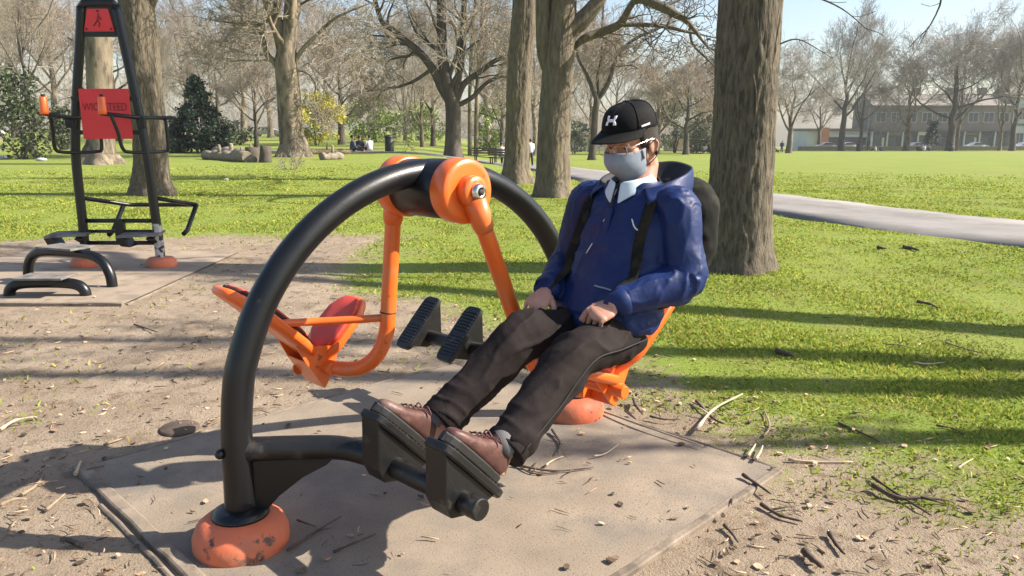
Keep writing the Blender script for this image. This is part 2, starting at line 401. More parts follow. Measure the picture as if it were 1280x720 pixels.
def ground_material():
    m = bpy.data.materials.new('ground'); m.use_nodes = True; nt = m.node_tree; L = nt.links.new
    bs = nt.nodes['Principled BSDF']; tc = node(nt, 'ShaderNodeTexCoord')
    def nz(scale, det=6, rg=0.6, vec=None):
        n = node(nt, 'ShaderNodeTexNoise'); n.inputs['Scale'].default_value = scale; n.inputs['Detail'].default_value = det; n.inputs['Roughness'].default_value = rg
        L(vec or tc.outputs['Object'], n.inputs['Vector']); return n.outputs['Fac']
    def mr(x, a, b, c=0.0, d=1.0):
        n = node(nt, 'ShaderNodeMapRange'); n.inputs[1].default_value = a; n.inputs[2].default_value = b; n.inputs[3].default_value = c; n.inputs[4].default_value = d
        L(x, n.inputs[0]); return n.outputs[0]
    def mix(f, a, b):
        n = node(nt, 'ShaderNodeMix', data_type='RGBA')
        if isinstance(f, float): n.inputs[0].default_value = f
        else: L(f, n.inputs[0])
        for s, k in ((a, 6), (b, 7)):
            if isinstance(s, tuple): n.inputs[k].default_value = (*s, 1)
            else: L(s, n.inputs[k])
        return n.outputs[2]
    def math_(op, a, b):
        n = node(nt, 'ShaderNodeMath', operation=op)
        for s, k in ((a, 0), (b, 1)):
            if isinstance(s, float): n.inputs[k].default_value = s
            else: L(s, n.inputs[k])
        return n.outputs[0]
    # dry trodden earth
    earth = mix(mr(nz(2.2), 0.35, 0.65), (0.262, 0.202, 0.146), (0.345, 0.275, 0.205))
    earth = mix(mr(nz(9.0, 8), 0.52, 0.68), earth, (0.185, 0.135, 0.095))
    earth = mix(mr(nz(70.0, 4), 0.60, 0.68), earth, (0.11, 0.078, 0.055))
    earth = mix(mr(nz(95.0, 3), 0.66, 0.70), earth, (0.46, 0.39, 0.31))
    # turf
    turf = mix(mr(nz(0.5), 0.35, 0.65), (0.175, 0.240, 0.038), (0.235, 0.280, 0.054))
    turf = mix(mr(nz(3.5, 7), 0.45, 0.68), turf, (0.21, 0.215, 0.062))
    turf = mix(mr(nz(60.0, 5, 0.7), 0.52, 0.76), turf, (0.085, 0.125, 0.020))
    turf = mix(mr(nz(0.17, 3), 0.54, 0.70), turf, (0.205, 0.215, 0.060))
    at_ = node(nt, 'ShaderNodeAttribute', attribute_name='dirt')
    fac = math_('ADD', at_.outputs['Fac'], math_('MULTIPLY', math_('SUBTRACT', nz(11.0, 9, 0.7), 0.5), 1.25))
    fac = mr(fac, 0.34, 0.62)
    L(mix(fac, turf, earth), bs.inputs['Base Color'])
    bs.inputs['Roughness'].default_value = 0.95; bs.inputs['Specular IOR Level'].default_value = 0.15
    h = math_('ADD', math_('MULTIPLY', nz(26.0, 9, 0.7), 0.6), math_('MULTIPLY', nz(120.0, 6, 0.65), 0.4))
    bp = node(nt, 'ShaderNodeBump'); bp.inputs['Strength'].default_value = 0.8; bp.inputs['Distance'].default_value = 0.035
    L(h, bp.inputs['Height']); L(bp.outputs['Normal'], bs.inputs['Normal'])
    MATS['ground'] = m
ground_material()
tag(link('ground', gm, 'ground'), kind='structure')

# path: a strip following the terrain
P = []
for i, p in enumerate(PATH_P):
    a = PATH_P[max(0, i - 1)]; b = PATH_P[min(len(PATH_P) - 1, i + 1)]
    t = (b - a).normalized(); n_ = V((-t.y, t.x, 0))
    row = []
    for k in range(7):
        w = (-1, -.985, -.5, 0, .5, .985, 1)[k] * (PATH_W + 0.06 * math.sin(i * 1.7) + 0.05 * math.sin(i * 0.6 + k))
        q = p + n_ * w
        row.append(V((q.x, q.y, gz(q.x, q.y) + (0.012 + 0.02 * (1 - (k / 3 - 1) ** 2) if 0 < k < 6 else -0.03))))
    P.append(row)
mb = MB(); mb.grid(P); tag(mb.build('path', 'asphalt_path'), kind='structure')
# far road past the field
mb = MB()
mb.grid([[V((x, 150 + dy, gz(x, 150 + dy) + 0.06)) for dy in (0, 4, 8)] for x in np.arange(20, 260, 8)])
tag(mb.build('road', 'asphalt_road'), kind='structure')

# square pad under the seated machine, with its edging strips
def pad(name, c, rz, hx, hy, edges, h=0.014, m='pad', sx=0.0):
    mb = MB(); n = 24
    P = []
    for i in range(n + 1):
        row = []
        for j in range(n + 1):
            x = (i / n * 2 - 1) * hx + sx; y = (j / n * 2 - 1) * hy
            row.append(V((x, y, h + 0.003 * noise.noise(V((x * 2, y * 2, 3.1))))))
        P.append(row)
    mb.grid(P)
    o = mb.build(name, m); o.location = c; o.rotation_euler = (0, 0, rz); tag(o, kind='structure')
    for (x0, y0, x1, y1, w, hh) in edges:
        e = MB(); L_ = math.hypot(x1 - x0, y1 - y0); ang = math.atan2(y1 - y0, x1 - x0)
        P0 = V((x0, y0, 0)); dr = V((math.cos(ang), math.sin(ang), 0)); nr = V((-dr.y, dr.x, 0))
        rings = []
        N = 26
        for k in range(N + 1):
            q = P0 + dr * (L_ * k / N) + nr * (0.0016 * math.sin(k * 1.3))
            hz = hh * (1 + 0.30 * noise.noise(V((k * 0.7, x0, 1))))
            rings.append([q - nr * w / 2 + V((0, 0, -0.03)), q - nr * w / 2 + V((0, 0, hz - 0.004)), q - nr * (w / 2 - 0.006) + V((0, 0, hz)), q + nr * (w / 2 - 0.006) + V((0, 0, hz)), q + nr * w / 2 + V((0, 0, hz - 0.004)), q + nr * w / 2 + V((0, 0, -0.03))])
        e.rings(rings, smooth=False); e.build('edging', 'edging', o)
    return o
pad('pavement', MP, R(45), 0.946, 0.960,
    [(-0.985, -0.99, -0.985, 0.99, 0.045, 0.022), (-1.030, -0.99, -1.030, 0.60, 0.016, 0.012), (0.92, -0.96, 0.92, -0.10, 0.022, 0.016), (0.92, 0.05, 0.92, 0.99, 0.022, 0.015),
     (-0.90, 0.985, 0.85, 0.985, 0.026, 0.015), (-0.95, -0.955, 0.91, -0.955, 0.034, 0.017)], sx=-0.036)
pad('pavement', (-4.05, 6.85, 0), 0, 1.15, 1.25, [(-1.15, -1.27, 1.15, -1.27, 0.045, 0.03), (1.17, -1.25, 1.17, -.2, 0.02, 0.012)], 0.013, 'dusty_pad')

# grass: short blades, one object nobody could count
def grass():
    rs = np.random.RandomState(11)
    n = 600000
    # density falls with distance; sampled in polar wedge in front of the camera
    u = rs.rand(n); r = 2.2 * (30 / 2.2) ** (u ** 0.92); th = (rs.rand(n) * 2 - 1) * R(54)
    x = r * np.sin(th); y = r * np.cos(th)
    d = dirt_amount(x, y) + 0.22 * rs.normal(0, 1, n)
    patch = wav(x * 2.2 + 5, y * 2.2, 6, 33)
    keep = (rs.rand(n) < np.clip((30.5 - r) / 13, 0, 1)) & (d < 0.36) & (path_dist(x, y) > PATH_W + 0.05 * rs.rand(n)) & (pad_dist(x, y) > 0.05) & (farpad_dist(x, y) > 0) & (patch + rs.normal(0, .5, n) > -0.75)
    # a few stray blades growing in the bare earth
    stray = (d >= 0.36) & (d < 1.25) & (rs.rand(n) < 0.03) & (patch > 0.35) & (pad_dist(x, y) > 0.03) & (farpad_dist(x, y) > 0) & (path_dist(x, y) > PATH_W)
    k = keep | stray
    x, y, r = x[k], y[k], r[k]; n = len(x); patch = patch[k]
    z = np.vectorize(gz)(x, y) + 0.012 * wav(x, y, 6, 33) * np.clip(1 - (np.hypot(x, y - 4) - 9) / 12, 0, 1) - 0.006
    h = (0.008 + 0.014 * rs.rand(n)) * (1 + 0.5 * np.clip(patch, -0.6, 1)) * (1 + r / 30)
    w = 0.0022 + 0.0009 * r * (0.6 + 0.6 * rs.rand(n))
    a = rs.rand(n) * 6.283; lean = 0.35 + 0.9 * rs.rand(n); b = rs.rand(n) * 6.283
    wx, wy = np.cos(a) * w, np.sin(a) * w; lx, ly = np.cos(b) * lean * h, np.sin(b) * lean * h
    co = np.empty((n, 4, 3))
    co[:, 0] = np.stack([x - wx, y - wy, z], -1); co[:, 1] = np.stack([x + wx, y + wy, z], -1)
    co[:, 2] = np.stack([x + wx * 0.7 + lx * 0.4, y + wy * 0.7 + ly * 0.4, z + h * 0.65], -1)
    co[:, 3] = np.stack([x + lx, y + ly, z + h], -1)
    base = np.arange(n)[:, None] * 4
    f = np.concatenate([base + np.array([[0, 1, 2]]), base + np.array([[0, 2, 3]])], 1).reshape(-1)
    t = rs.rand(n); dry = rs.rand(n) < 0.16
    g = np.stack([0.75 + 0.75 * t, 0.78 + 0.55 * t, 0.7 + 0.6 * t, np.ones(n)], -1)
    g[dry] = [1.9, 1.25, 1.9, 1]
    me = fast_mesh('grass', co.reshape(-1, 3), f, 3, tint=np.repeat(g, 4, 0))
    mat('grass_blade', (0.235, 0.305, 0.046), 0.7, var=0.25, vscale=0.8, trans=0.38, attr='tint', spec=0.25)
    tag(link('grass', me, 'grass_blade'), 'short mown spring grass thinning out into the bare earth', 'grass', kind='stuff')
grass()

# wood chips, leaf crumbs and splinters on the bare earth: uncountable litter
def litter():
    rs = np.random.RandomState(21); rng = random.Random(4)
    mb = MB(); cnt = 0
    while cnt < 2600:
        r = 1.6 * (9 / 1.6) ** rs.rand(); th = (rs.rand() * 2 - 1) * R(40)
        x, y = r * math.sin(th), r * math.cos(th)
        on_pad = pad_dist(x, y) < 0.06 or farpad_dist(x, y) < 0.04
        if on_pad and rng.random() < 0.86: continue
        dm = float(dirt_amount(np.array([x]), np.array([y]))[0])
        if dm < 0.15 and rng.random() < 0.93: continue
        if float(path_dist(np.array([x]), np.array([y]))[0]) < PATH_W: continue
        z = 0.019 if on_pad else 0.006 + 0.012 * float(wav(x, y, 6, 33))
        kind = rng.random(); a = rng.random() * 6.283
        t = rng.choice([(0.4, 0.38, 0.36), (0.7, 0.65, 0.6), (1.6, 1.55, 1.5), (1.0, 0.95, 0.9), (2.2, 2.2, 2.1), (0.3, 0.28, 0.27)])
        mb.cur = t
        if kind < 0.68:   # splinter / twig bit
            L_ = 0.015 + 0.06 * rng.random() ** 2; rr = 0.0014 + 0.0022 * rng.random()
            dx, dy = math.cos(a) * L_ / 2, math.sin(a) * L_ / 2; k = (rng.random() - .5) * L_ * 0.5
            mb.tube([(x - dx, y - dy, z + rr), (x + k * dy / L_, y - k * dx / L_, z + rr * 1.4), (x + dx, y + dy, z + rr + rng.random() * 0.006)], [rr * .7, rr, rr * .5], 4)
        else:             # curled chip or leaf crumb
            s = 0.006 + 0.011 * rng.random(); e = 0.4 + 0.5 * rng.random()
            ca, sa = math.cos(a), math.sin(a)
            pts = [(s, 0), (s * .5, s * e), (-s * .5, s * e * .8), (-s, 0), (-s * .4, -s * e), (s * .5, -s * e * .7)]
            top = [V((x + px * ca - py * sa, y + px * sa + py * ca, z + 0.003 + rng.random() * 0.005)) for px, py in pts]
            mb.prism(top, (0, 0, -0.0035))
        cnt += 1
    tag(mb.build('ground_litter', 'litter'), 'scattered wood chips and leaf crumbs on the dry earth', 'litter', kind='stuff')
litter()

# sticks: the ones that can be told apart
def stick(pix, r, m, label, forks=(), lift=0.0, group=None, name='fallen_stick'):
    r *= 0.78
    pts = [G(*p) for p in pix]
    o = pts[0].copy(); z0 = 0.016 if min(float(pad_dist(p.x, p.y)) for p in pts) < .03 else 0.002
    rng = random.Random(int(pix[0][0] * 7 + pix[0][1]))
    path = arc_pts([V((p.x - o.x, p.y - o.y, r + z0 - o.z * 0 + lift * (i % 2) + rng.random() * 0.008)) for i, p in enumerate(pts)], 4) if len(pts) > 2 else [V((0, 0, r + z0)), V(((pts[1].x - o.x) / 2 + rng.uniform(-.02, .02), (pts[1].y - o.y) / 2, r + z0 + 0.008)), V((pts[1].x - o.x, pts[1].y - o.y, r + z0 + lift))]
    mb = MB(); n = len(path)
    mb.tube(path, [r * (1 - 0.55 * i / (n - 1)) * (1 + 0.18 * math.sin(i * 2.1)) for i in range(n)], 7)
    for (f, dx, dy, dz) in forks:
        q = path[int(f * (n - 1))]
        mb.tube([q, q + V((dx * .5, dy * .55, dz * .3)), q + V((dx, dy, dz * .35))], [r * .6, r * .45, r * .2], 6)
    ob = mb.build(name, m); ob.location = (o.x, o.y, gz(o.x, o.y))
    tag(ob, label, 'stick', group or 'fallen sticks on the ground')
    return ob
stick([(738, 514), (800, 540), (878, 566)], 0.009, 'wood_pale', 'long straight pale stick lying behind the seated man along the pad edge', lift=0.01)
stick([(870, 545), (892, 518), (928, 499)], 0.011, 'wood_pale', 'bent pale stick on earth at the grass edge right of the seated man', forks=[(.4, -.06, .05, .05)])
stick([(870, 505), (890, 525), (905, 533)], 0.010, 'wood_dark', 'dark stick crossing behind the bent pale stick at the grass edge', forks=[(.5, .05, .04, .02)])
stick([(792, 505), (803, 524)], 0.011, 'wood_dark', 'short dark stub of wood near the pale foot behind the seat')
stick([(812, 526), (830, 530), (850, 530)], 0.007, 'wood_dark', 'thin dark twig lying right of the seat', forks=[(.4, .0, .03, .04)])
stick([(642, 588), (690, 596), (742, 591)], 0.007, 'wood_dark', 'dark forked twig on the pad under the man\'s left calf', forks=[(.3, .03, .07, .01), (.85, -.02, -.06, .05)])
stick([(640, 583), (665, 598), (700, 597)], 0.005, 'wood_dark', 'thin dark twig tangled with the forked one under the calf', forks=[(.6, .03, .05, .02)])
stick([(682, 590), (690, 582), (704, 577)], 0.006, 'wood_pale', 'small pale twig on the pad beside the left trouser hem')
stick([(741, 578), (756, 574), (773, 561)], 0.005, 'wood_pale', 'curved pale twig lying alone on the sunlit pad')
stick([(690, 545), (700, 560), (697, 575)], 0.008, 'wood_dark', 'crooked dark stick beside the rear orange foot', forks=[(.4, -.04, .03, .03)])
stick([(360, 697), (395, 672), (427, 655)], 0.006, 'wood_dark', 'slim dark stick beside the front orange foot in the shade', forks=[(.5, .05, .02, .01)])
stick([(417, 698), (445, 688), (470, 676)], 0.006, 'wood_dark', 'short dark twig on the shaded pad below the pedals')
stick([(372, 658), (385, 664), (395, 665)], 0.005, 'wood_dark', 'tiny twig lying just right of the front orange foot')
stick([(0, 541), (20, 529), (46, 524)], 0.011, 'wood_pale', 'pale stick on the bare earth at the left edge')
stick([(27, 624), (45, 610), (56, 596)], 0.009, 'wood_stick', 'brown stick in the shade at the left edge')
stick([(0, 636), (18, 630), (34, 627)], 0.011, 'wood_stick', 'thick stick end poking in from the left edge')
stick([(58, 643), (72, 630), (82, 622)], 0.008, 'wood_stick', 'brown twig right of the shaded stick at the left edge')
stick([(95, 600), (98, 594), (102, 585)], 0.010, 'wood_pale', 'stubby stick upright against the left pad corner')
stick([(85, 680), (96, 684), (105, 690)], 0.010, 'wood_dark', 'dark chunk of wood on sunlit earth left of the pad edge')
stick([(118, 524), (132, 518), (144, 512)], 0.007, 'wood_pale', 'pale twig on bare earth in front of the far pad')
stick([(168, 408), (182, 412), (196, 417)], 0.008, 'wood_dark', 'dark twig on bare earth below the stepping arches')
stick([(1048, 531), (1075, 543), (1100, 556)], 0.008, 'wood_dark', 'dark straight stick across the third shadow stripe on the grass', forks=[(.5, .04, .03, .02)])
stick([(1090, 612), (1122, 626), (1150, 628), (1186, 629)], 0.012, 'wood_dark', 'dark thick forked stick on worn earth at lower right', forks=[(.5, .1, .02, .01), (.7, .05, -.06, .02)])
stick([(985, 578), (1020, 580), (1066, 582)], 0.008, 'wood_pale', 'long pale twig on worn earth right of the pad')
stick([(1090, 600), (1120, 620), (1164, 648)], 0.008, 'wood_dark', 'dark slanting stick beside the thick forked one')
stick([(928, 602), (945, 612), (963, 625)], 0.010, 'wood_dark', 'dark bent stick just beyond the right pad corner')
stick([(951, 634), (975, 648), (1003, 656)], 0.010, 'wood_dark', 'dark stick with a kink at the bottom right of the pad', forks=[(.3, .12, .03, .01)])
stick([(934, 578), (940, 570), (944, 562)], 0.008, 'wood_pale', 'small pale leaning twig, left of a pair by the grass shadow')
stick([(944, 583), (950, 572), (953, 564)], 0.008, 'wood_pale', 'small pale leaning twig, right of a pair by the grass shadow')
stick([(954, 548), (962, 535), (955, 516)], 0.007, 'wood_stick', 'curved brown twig crossing the last shadow stripe')
stick([(905, 662), (915, 672), (922, 683)], 0.009, 'wood_dark', 'dark short stick near the pad edge at lower right')
stick([(1005, 695), (1015, 706), (1028, 716)], 0.018, 'wood_dark', 'dark chunk of branch at the bottom right')
stick([(1036, 672), (1045, 685), (1055, 697)], 0.012, 'wood_dark', 'dark stick pointing down at the bottom right')
stick([(1170, 535), (1190, 538), (1206, 547)], 0.007, 'wood_dark', 'thin dark stick in the grass at the right')
stick([(1197, 588), (1206, 582), (1216, 576)], 0.006, 'wood_pale', 'pale stick tip in grass at the right')
stick([(1146, 380), (1162, 383), (1172, 388)], 0.016, 'wood_dark', 'dark broken branch piece lying on the lawn right of the big trunk')
stick([(1128, 312), (1138, 313), (1148, 316)], 0.030, 'wood_dark', 'dark flat piece of bark on the lawn near the path')
stick([(1097, 312), (1102, 313), (1108, 313)], 0.025, 'wood_dark', 'small dark bark lump left of the flat bark piece')
stick([(970, 443), (985, 447), (992, 450)], 0.020, 'wood_dark', 'dark lump of bark in the second shadow stripe')
stick([(1105, 432), (1122, 434), (1140, 437)], 0.009, 'wood_stick', 'brown twig on the grass between two shadow stripes')
stick([(1182, 430), (1200, 436), (1217, 441)], 0.009, 'wood_stick', 'brown twig with a pale tip beside the right frame edge', forks=[(.9, .02, -.1, .02)])
stick([(1141, 456), (1160, 457), (1181, 455)], 0.008, 'wood_pale', 'thin pale twig in the second shadow stripe')
for k, (p, q, lab) in enumerate([((20, 655), (3, 668), 'small stick at the left edge below the thick stick end'), ((250, 470), (236, 463), 'short twig on bare earth left of the arch'), ((560, 497), (548, 490), 'little twig on the pad between pedals and shoes'),
        ((205, 455), (180, 470), 'faint twig on bare earth left of the empty seat'), ((130, 560), (160, 548), 'twig by the left corner of the pad'), ((325, 472), (350, 470), 'twig on earth under the empty seat')]):
    stick([p, ((p[0] + q[0]) / 2 + 3, (p[1] + q[1]) / 2), q], 0.006, 'wood_stick', lab)
# flat round cover in the earth, left of the arch
c = G(224, 538); mb = MB(); mb.lathe([(0.085, -0.02), (0.085, 0.012), (0.075, 0.020), (0.0005, 0.021)], 24)
o = mb.build('drain_cover', 'wood_dark'); o.location = c; tag(o, 'small round dark flat cap set in the earth left of the arch', 'cover')
# ================================================================== SEATED LEG-PRESS MACHINE
MROT = R(45)
def D(d, a, z): return V((d, -a, z))            # along the arch, towards the camera side, up
mc = thing('exercise_machine', 'orange and black outdoor leg press with arched frame and two swinging seats', 'exercise machine', MP, MROT)

# arched black tube, one piece from foot to foot
pts = [(-.80, 0, .02), (-.795, 0, .2), (-.79, 0, .38), (-.775, 0, .52)]
for k in range(13):
    th = math.pi - math.pi * (0.09 + 0.82 * k / 12)
    pts.append((0.785 * math.cos(th), 0, 0.395 + 0.752 * math.sin(th)))
pts += [(.775, 0, .52), (.79, 0, .38), (.795, 0, .2), (.80, 0, .02)]
mb = MB(); mb.tube(arc_pts([D(*p) for p in pts], 4), 0.0470, 24); mb.build('arch_frame', 'black_paint', mc)
for s in (-1, 1):
    mb = MB()
    prof = [(0.140, -.03), (0.147, .012), (0.146, .042), (0.133, .074), (0.108, .094), (0.085, .101), (0.05, .102)]
    mb.lathe(prof, 40, Matrix.Translation(D(.80 * s, 0, .012)))
    ft = mb.build('foot_cover', 'worn_orange', mc)
    if s < 0: ft['label'] = 'scuffed orange domed foot at the near end'
    mb = MB(); mb.lathe([(0.088, 0), (0.088, .012), (0.072, .022), (0.052, .03)], 32, Matrix.Translation(D(.797 * s, 0, .110)))
    mb.build('collar', 'black_paint', ft)
    # footrest arm: leaves the post, bends and runs sideways under two pedals
    q = lambda d, a, z: D(d * s, a * s, z)
    mb = MB()
    p = arc_pts([q(-.79, 0, .325), q(-.66, .10, .322), q(-.555, .19, .318), q(-.515, .27, .313), q(-.502, .36, .31), q(-.50, .55, .31), q(-.50, .795, .31)], 5)
    mb.tube(p, list(np.interp(np.linspace(0, 1, len(p)), [0, .35, .75, 1], [.0385, .0375, .0325, .0315])), 20)
    mb.build('footrest_arm', 'dusty_black', mc, bevel=0.004)
    gp = [q(-.79, 0.0, .315), q(-.55, .19, .30), q(-.58, .165, .262), q(-.64, .12, .225), q(-.70, .072, .165), q(-.735, .045, .115), q(-.79, 0, .105)]
    mb = MB(); nn = (gp[1] - gp[0]).normalized().cross(V((0, 0, 1)))
    mb.prism([g - nn * .007 for g in gp], nn * .014); mb.build('gusset', 'black_paint', mc, bevel=0.002)
    mb = MB(); mb.ell(q(-.845, -.005, .325), (.016, .016, .016)); mb.build('bolt', 'black_paint', mc)
    for ac in (.385, .685):
        # treads face the rider: slope rises away from the seat
        cx, cz = -.468, .372; tx, tz = -.70, .715; nx_, nz_ = .715, .70
        hw = .056; L_ = .148; th_ = .024
        def PT(u, w, n_): return q(cx + tx * u + nx_ * n_, ac + w, cz + tz * u + nz_ * n_)
        out = []
        for k in range(28):
            a = 2 * math.pi * k / 28; c_, s_ = math.cos(a), math.sin(a)
            e = 0.34
            out.append((L_ * math.copysign(abs(c_) ** e, c_), hw * math.copysign(abs(s_) ** e, s_)))
        mb = MB()
        mb.rings([[PT(u * .96, w * .92, -.002) for u, w in out], [PT(u, w, .004) for u, w in out], [PT(u, w, th_ - .004) for u, w in out], [PT(u * .97, w * .93, th_) for u, w in out]], smooth=False)
        for k in range(15):
            if k == 7: continue
            u = -.115 + .23 * k / 14
            mb.rings([[PT(u - .0045, -.045, th_ - .003), PT(u + .0045, -.045, th_ - .003), PT(u + .0045, .045, th_ - .003), PT(u - .0045, .045, th_ - .003)],
                      [PT(u - .003, -.043, th_ + .005), PT(u + .003, -.043, th_ + .005), PT(u + .003, .043, th_ + .005), PT(u - .003, .043, th_ + .005)]], smooth=False)
        pd = mb.build('pedal', 'dusty_black', mc)
        poly = [(-.563, .468), (-.566, .320), (-.545, .275), (-.475, .262), (-.385, .288)]
        mb = MB(); mb.prism([q(x, ac - .043, z) for x, z in poly], q(0, .086, 0)); mb.build('bracket', 'dusty_black', pd, bevel=0.005)

# hub
HZ = 1.087
def axial(prof, sgn, mbx, n=48, d=0.0, z=HZ):
    M = Matrix.Translation(D(d, 0, z)) @ Matrix.Rotation(R(90) * sgn, 4, 'X')
    mbx.lathe(prof, n, M)
mb = MB(); axial([(.098, -.155), (.104, -.15), (.104, .15), (.098, .155)], 1, mb); mb.build('hub', 'black_paint', mc)
for s in (-1, 1):
    # local -Y is +a ; rotation about X by +90 maps +Z to -Y
    mb = MB(); axial([(.085, .12), (.107, .121), (.112, .127), (.112, .192), (.107, .199), (.088, .2005), (.0005, .2005)], s, mb)
    fl = mb.build('hub_flange', 'orange_paint', mc)
    mb = MB(); axial([(.056, .198), (.056, .236), (.051, .243), (.030, .245), (.0005, .245)], s, mb); mb.build('arm_boss', 'orange_paint', fl)
    mb = MB(); axial([(.030, .243), (.031, .252), (.026, .262), (.015, .267), (.012, .262), (.0005, .261)], s, mb, 24); mb.build('axle_bolt', 'steel', fl)
    if s > 0:
        mb = MB(); axial([(.012, .2610), (.011, .2655), (.0005, .266)], s, mb, 6); mb.build('bolt_socket', 'dark_rubber', fl)

def seat_unit(s, armp, vtx, back, pan, ac, bar, hw=.125):
    """one swinging seat: arm, V shaped bracket, backrest and seat pan with cushions, side bar"""
    q = lambda d, a, z: D(d * s, a * s, z)
    mb = MB(); P = arc_pts([q(*p) for p in armp], 6)
    mb.tube(P, 0.0305, 20)
    arm = mb.build('swing_arm', 'orange_paint', mc)
    # joint ring on the arm and socket at the hub
    a0, a1 = V(q(*armp[0])), V(q(*armp[1])); dr = (a1 - a0).normalized()
    mb = MB(); mb.tube([a0 + dr * .0, a0 + dr * .115, a0 + dr * .135], [.043, .038, .0315], 20); mb.build('arm_socket', 'orange_paint', arm)
    b2 = V(q(*armp[2])); b1 = V(q(*armp[1])); dr2 = (b2 - b1).normalized()
    mb = MB(); mb.tube([b1 + dr2 * .02, b1 + dr2 * .0255], [.0315, .0315], 20); mb.build('joint_seam', 'dark_rubber', arm)
    def panel(p0, p1, w0, w1, th, off, name, m, parent, taper=0.75, flip=1, rim=0.0):
        e = V((p1[0] - p0[0], 0, p1[1] - p0[1])); L_ = e.length; e.normalize()
        nrm = V((-e.z, 0, e.x)) * flip
        mbp = MB(); n = 40; o_ = []
        for k in range(n):
            a = 2 * math.pi * k / n; c_, s_ = math.cos(a), math.sin(a); ex = 0.42
            u = math.copysign(abs(c_) ** ex, c_); w = math.copysign(abs(s_) ** ex, s_)
            t = (u + 1) / 2; wid = w0 + (w1 - w0) * t
            wid *= 1 - 0.35 * max(0, t - .72) / .28 - 0.45 * max(0, .22 - t) / .22
            o_.append((t * L_, w * wid))
        def S(u, w, h):
            g = V((p0[0], 0, p0[1])) + e * u + nrm * (h + rim * (w / max(w0, w1)) ** 2)
            return q(g.x, ac + w, g.z)
        def sc(f): return [((u - L_ / 2) * f + L_ / 2, w * f) for u, w in o_]
        mbp.rings([[S(u, w, off) for u, w in sc(.55)], [S(u, w, off) for u, w in sc(.955)], [S(u, w, off + th * .25) for u, w in sc(1)], [S(u, w, off + th * .8) for u, w in sc(1)], [S(u, w, off + th) for u, w in sc(.965)], [S(u, w, off + th) for u, w in sc(.5)]])
        return mbp.build(name, m, parent)
    bk = panel(vtx, back, hw * .82, hw * 1.05, .034, -.012, 'backrest', 'orange_paint', mc, rim=.02)
    panel((vtx[0] + (back[0] - vtx[0]) * .10, vtx[1] + (back[1] - vtx[1]) * .10), (vtx[0] + (back[0] - vtx[0]) * .95, vtx[1] + (back[1] - vtx[1]) * .95), hw * .66, hw * .86, .016, .024, 'cushion_base', 'dark_rubber', bk, rim=.02)
    panel((vtx[0] + (back[0] - vtx[0]) * .12, vtx[1] + (back[1] - vtx[1]) * .12), (vtx[0] + (back[0] - vtx[0]) * .93, vtx[1] + (back[1] - vtx[1]) * .93), hw * .60, hw * .80, .012, .036, 'cushion', 'red_cushion', bk, rim=.02)
    sp = panel(vtx, pan, hw * .9, hw * .80, .034, -.022, 'seat_pan', 'orange_paint', mc, flip=-1, rim=.012)
    panel((vtx[0] + (pan[0] - vtx[0]) * .16, vtx[1] + (pan[1] - vtx[1]) * .16), (vtx[0] + (pan[0] - vtx[0]) * .96, vtx[1] + (pan[1] - vtx[1]) * .96), hw * .80, hw * .70, .020, .010, 'cushion', 'red_cushion', sp, flip=-1, rim=.012)
    # folded bracket under the V, with a cross tube
    eb = V((back[0] - vtx[0], 0, back[1] - vtx[1])).normalized(); ep = V((pan[0] - vtx[0], 0, pan[1] - vtx[1])).normalized()
    v0 = V((vtx[0], 0, vtx[1])); dn = -(eb + ep).normalized()
    poly = [v0 + eb * .15 - V((0, 0, .012)), v0 + eb * .10 + dn * .055, v0 + dn * .105, v0 + dn * .095 + ep * .035, v0 + ep * .11 + dn * .02]
    for w in (-.070, .070):
        mb = MB(); mb.prism([q(p.x, ac + w - .004, p.z) for p in poly], q(0, .008, 0)); mb.build('bracket_plate', 'orange_paint', mc)
    pl = [v0 + eb * .10 + dn * .055, v0 + dn * .105]
    mb = MB(); mb.rings([[q(p.x, ac - .066, p.z), q(p.x, ac + .066, p.z), q(p.x - dn.x * .006, ac + .066, p.z - dn.z * .006), q(p.x - dn.x * .006, ac - .066, p.z - dn.z * .006)] for p in pl], smooth=False); mb.build('bracket_floor', 'orange_paint', mc)
    ct = v0 + dn * .035 + ep * .02
    mb = MB(); mb.tube([q(ct.x, ac - .115, ct.z), q(ct.x, ac + .135, ct.z)], .0235, 18); mb.build('cross_tube', 'orange_paint', mc, bevel=.003)
    rd = v0 + dn * .068 + eb * .03
    mb = MB(); mb.tube([q(rd.x, ac + .0745, rd.z), q(rd.x, ac + .084, rd.z)], .030, 20); mb.build('end_cap', 'orange_paint', mc, bevel=.002)
    mb = MB(); mb.tube(arc_pts([q(*p) for p in bar], 5), .0155, 14); mb.build('side_bar', 'orange_paint', mc)
    return bk

# far side seat (empty), hanging at rest
seat_unit(-1, [(0.0, .222, 1.072), (.045, .225, .62), (.055, .23, .52), (.085, .25, .43), (.13, .30, .375), (.18, .38, .362), (.21, .47, .372)],
          (.225, .385), (.60, .725), (.00, .605), .50, [(.05, .235, .575), (.18, .32, .572), (.30, .385, .575), (.41, .405, .585)], hw=.125)
# near side seat (taken), pushed outwards
seat_unit(1, [(0.0, .222, 1.072), (.205, .225, .60), (.245, .23, .50), (.285, .25, .41), (.315, .30, .36), (.325, .38, .345), (.325, .47, .36)],
          (.325, .425), (.690, .765), (.075, .525), .52, [(.22, .235, .555), (.33, .30, .575), (.42, .36, .60), (.46, .37, .60)], hw=.165)

# ================================================================== THE MAN
AC = .535                                         # centre line of the rider
man_o = D(.36, AC, .50)
MX = Matrix.Rotation(MROT, 4, 'Z')
man = thing('person', 'man in navy jacket, black cap and grey face mask with feet on the pedals', 'person', MP + MX @ man_o, MROT)
def mbuild(mb, name, m, parent=None, **k): return mb.build(name, m, parent or man, off=man_o, **k)

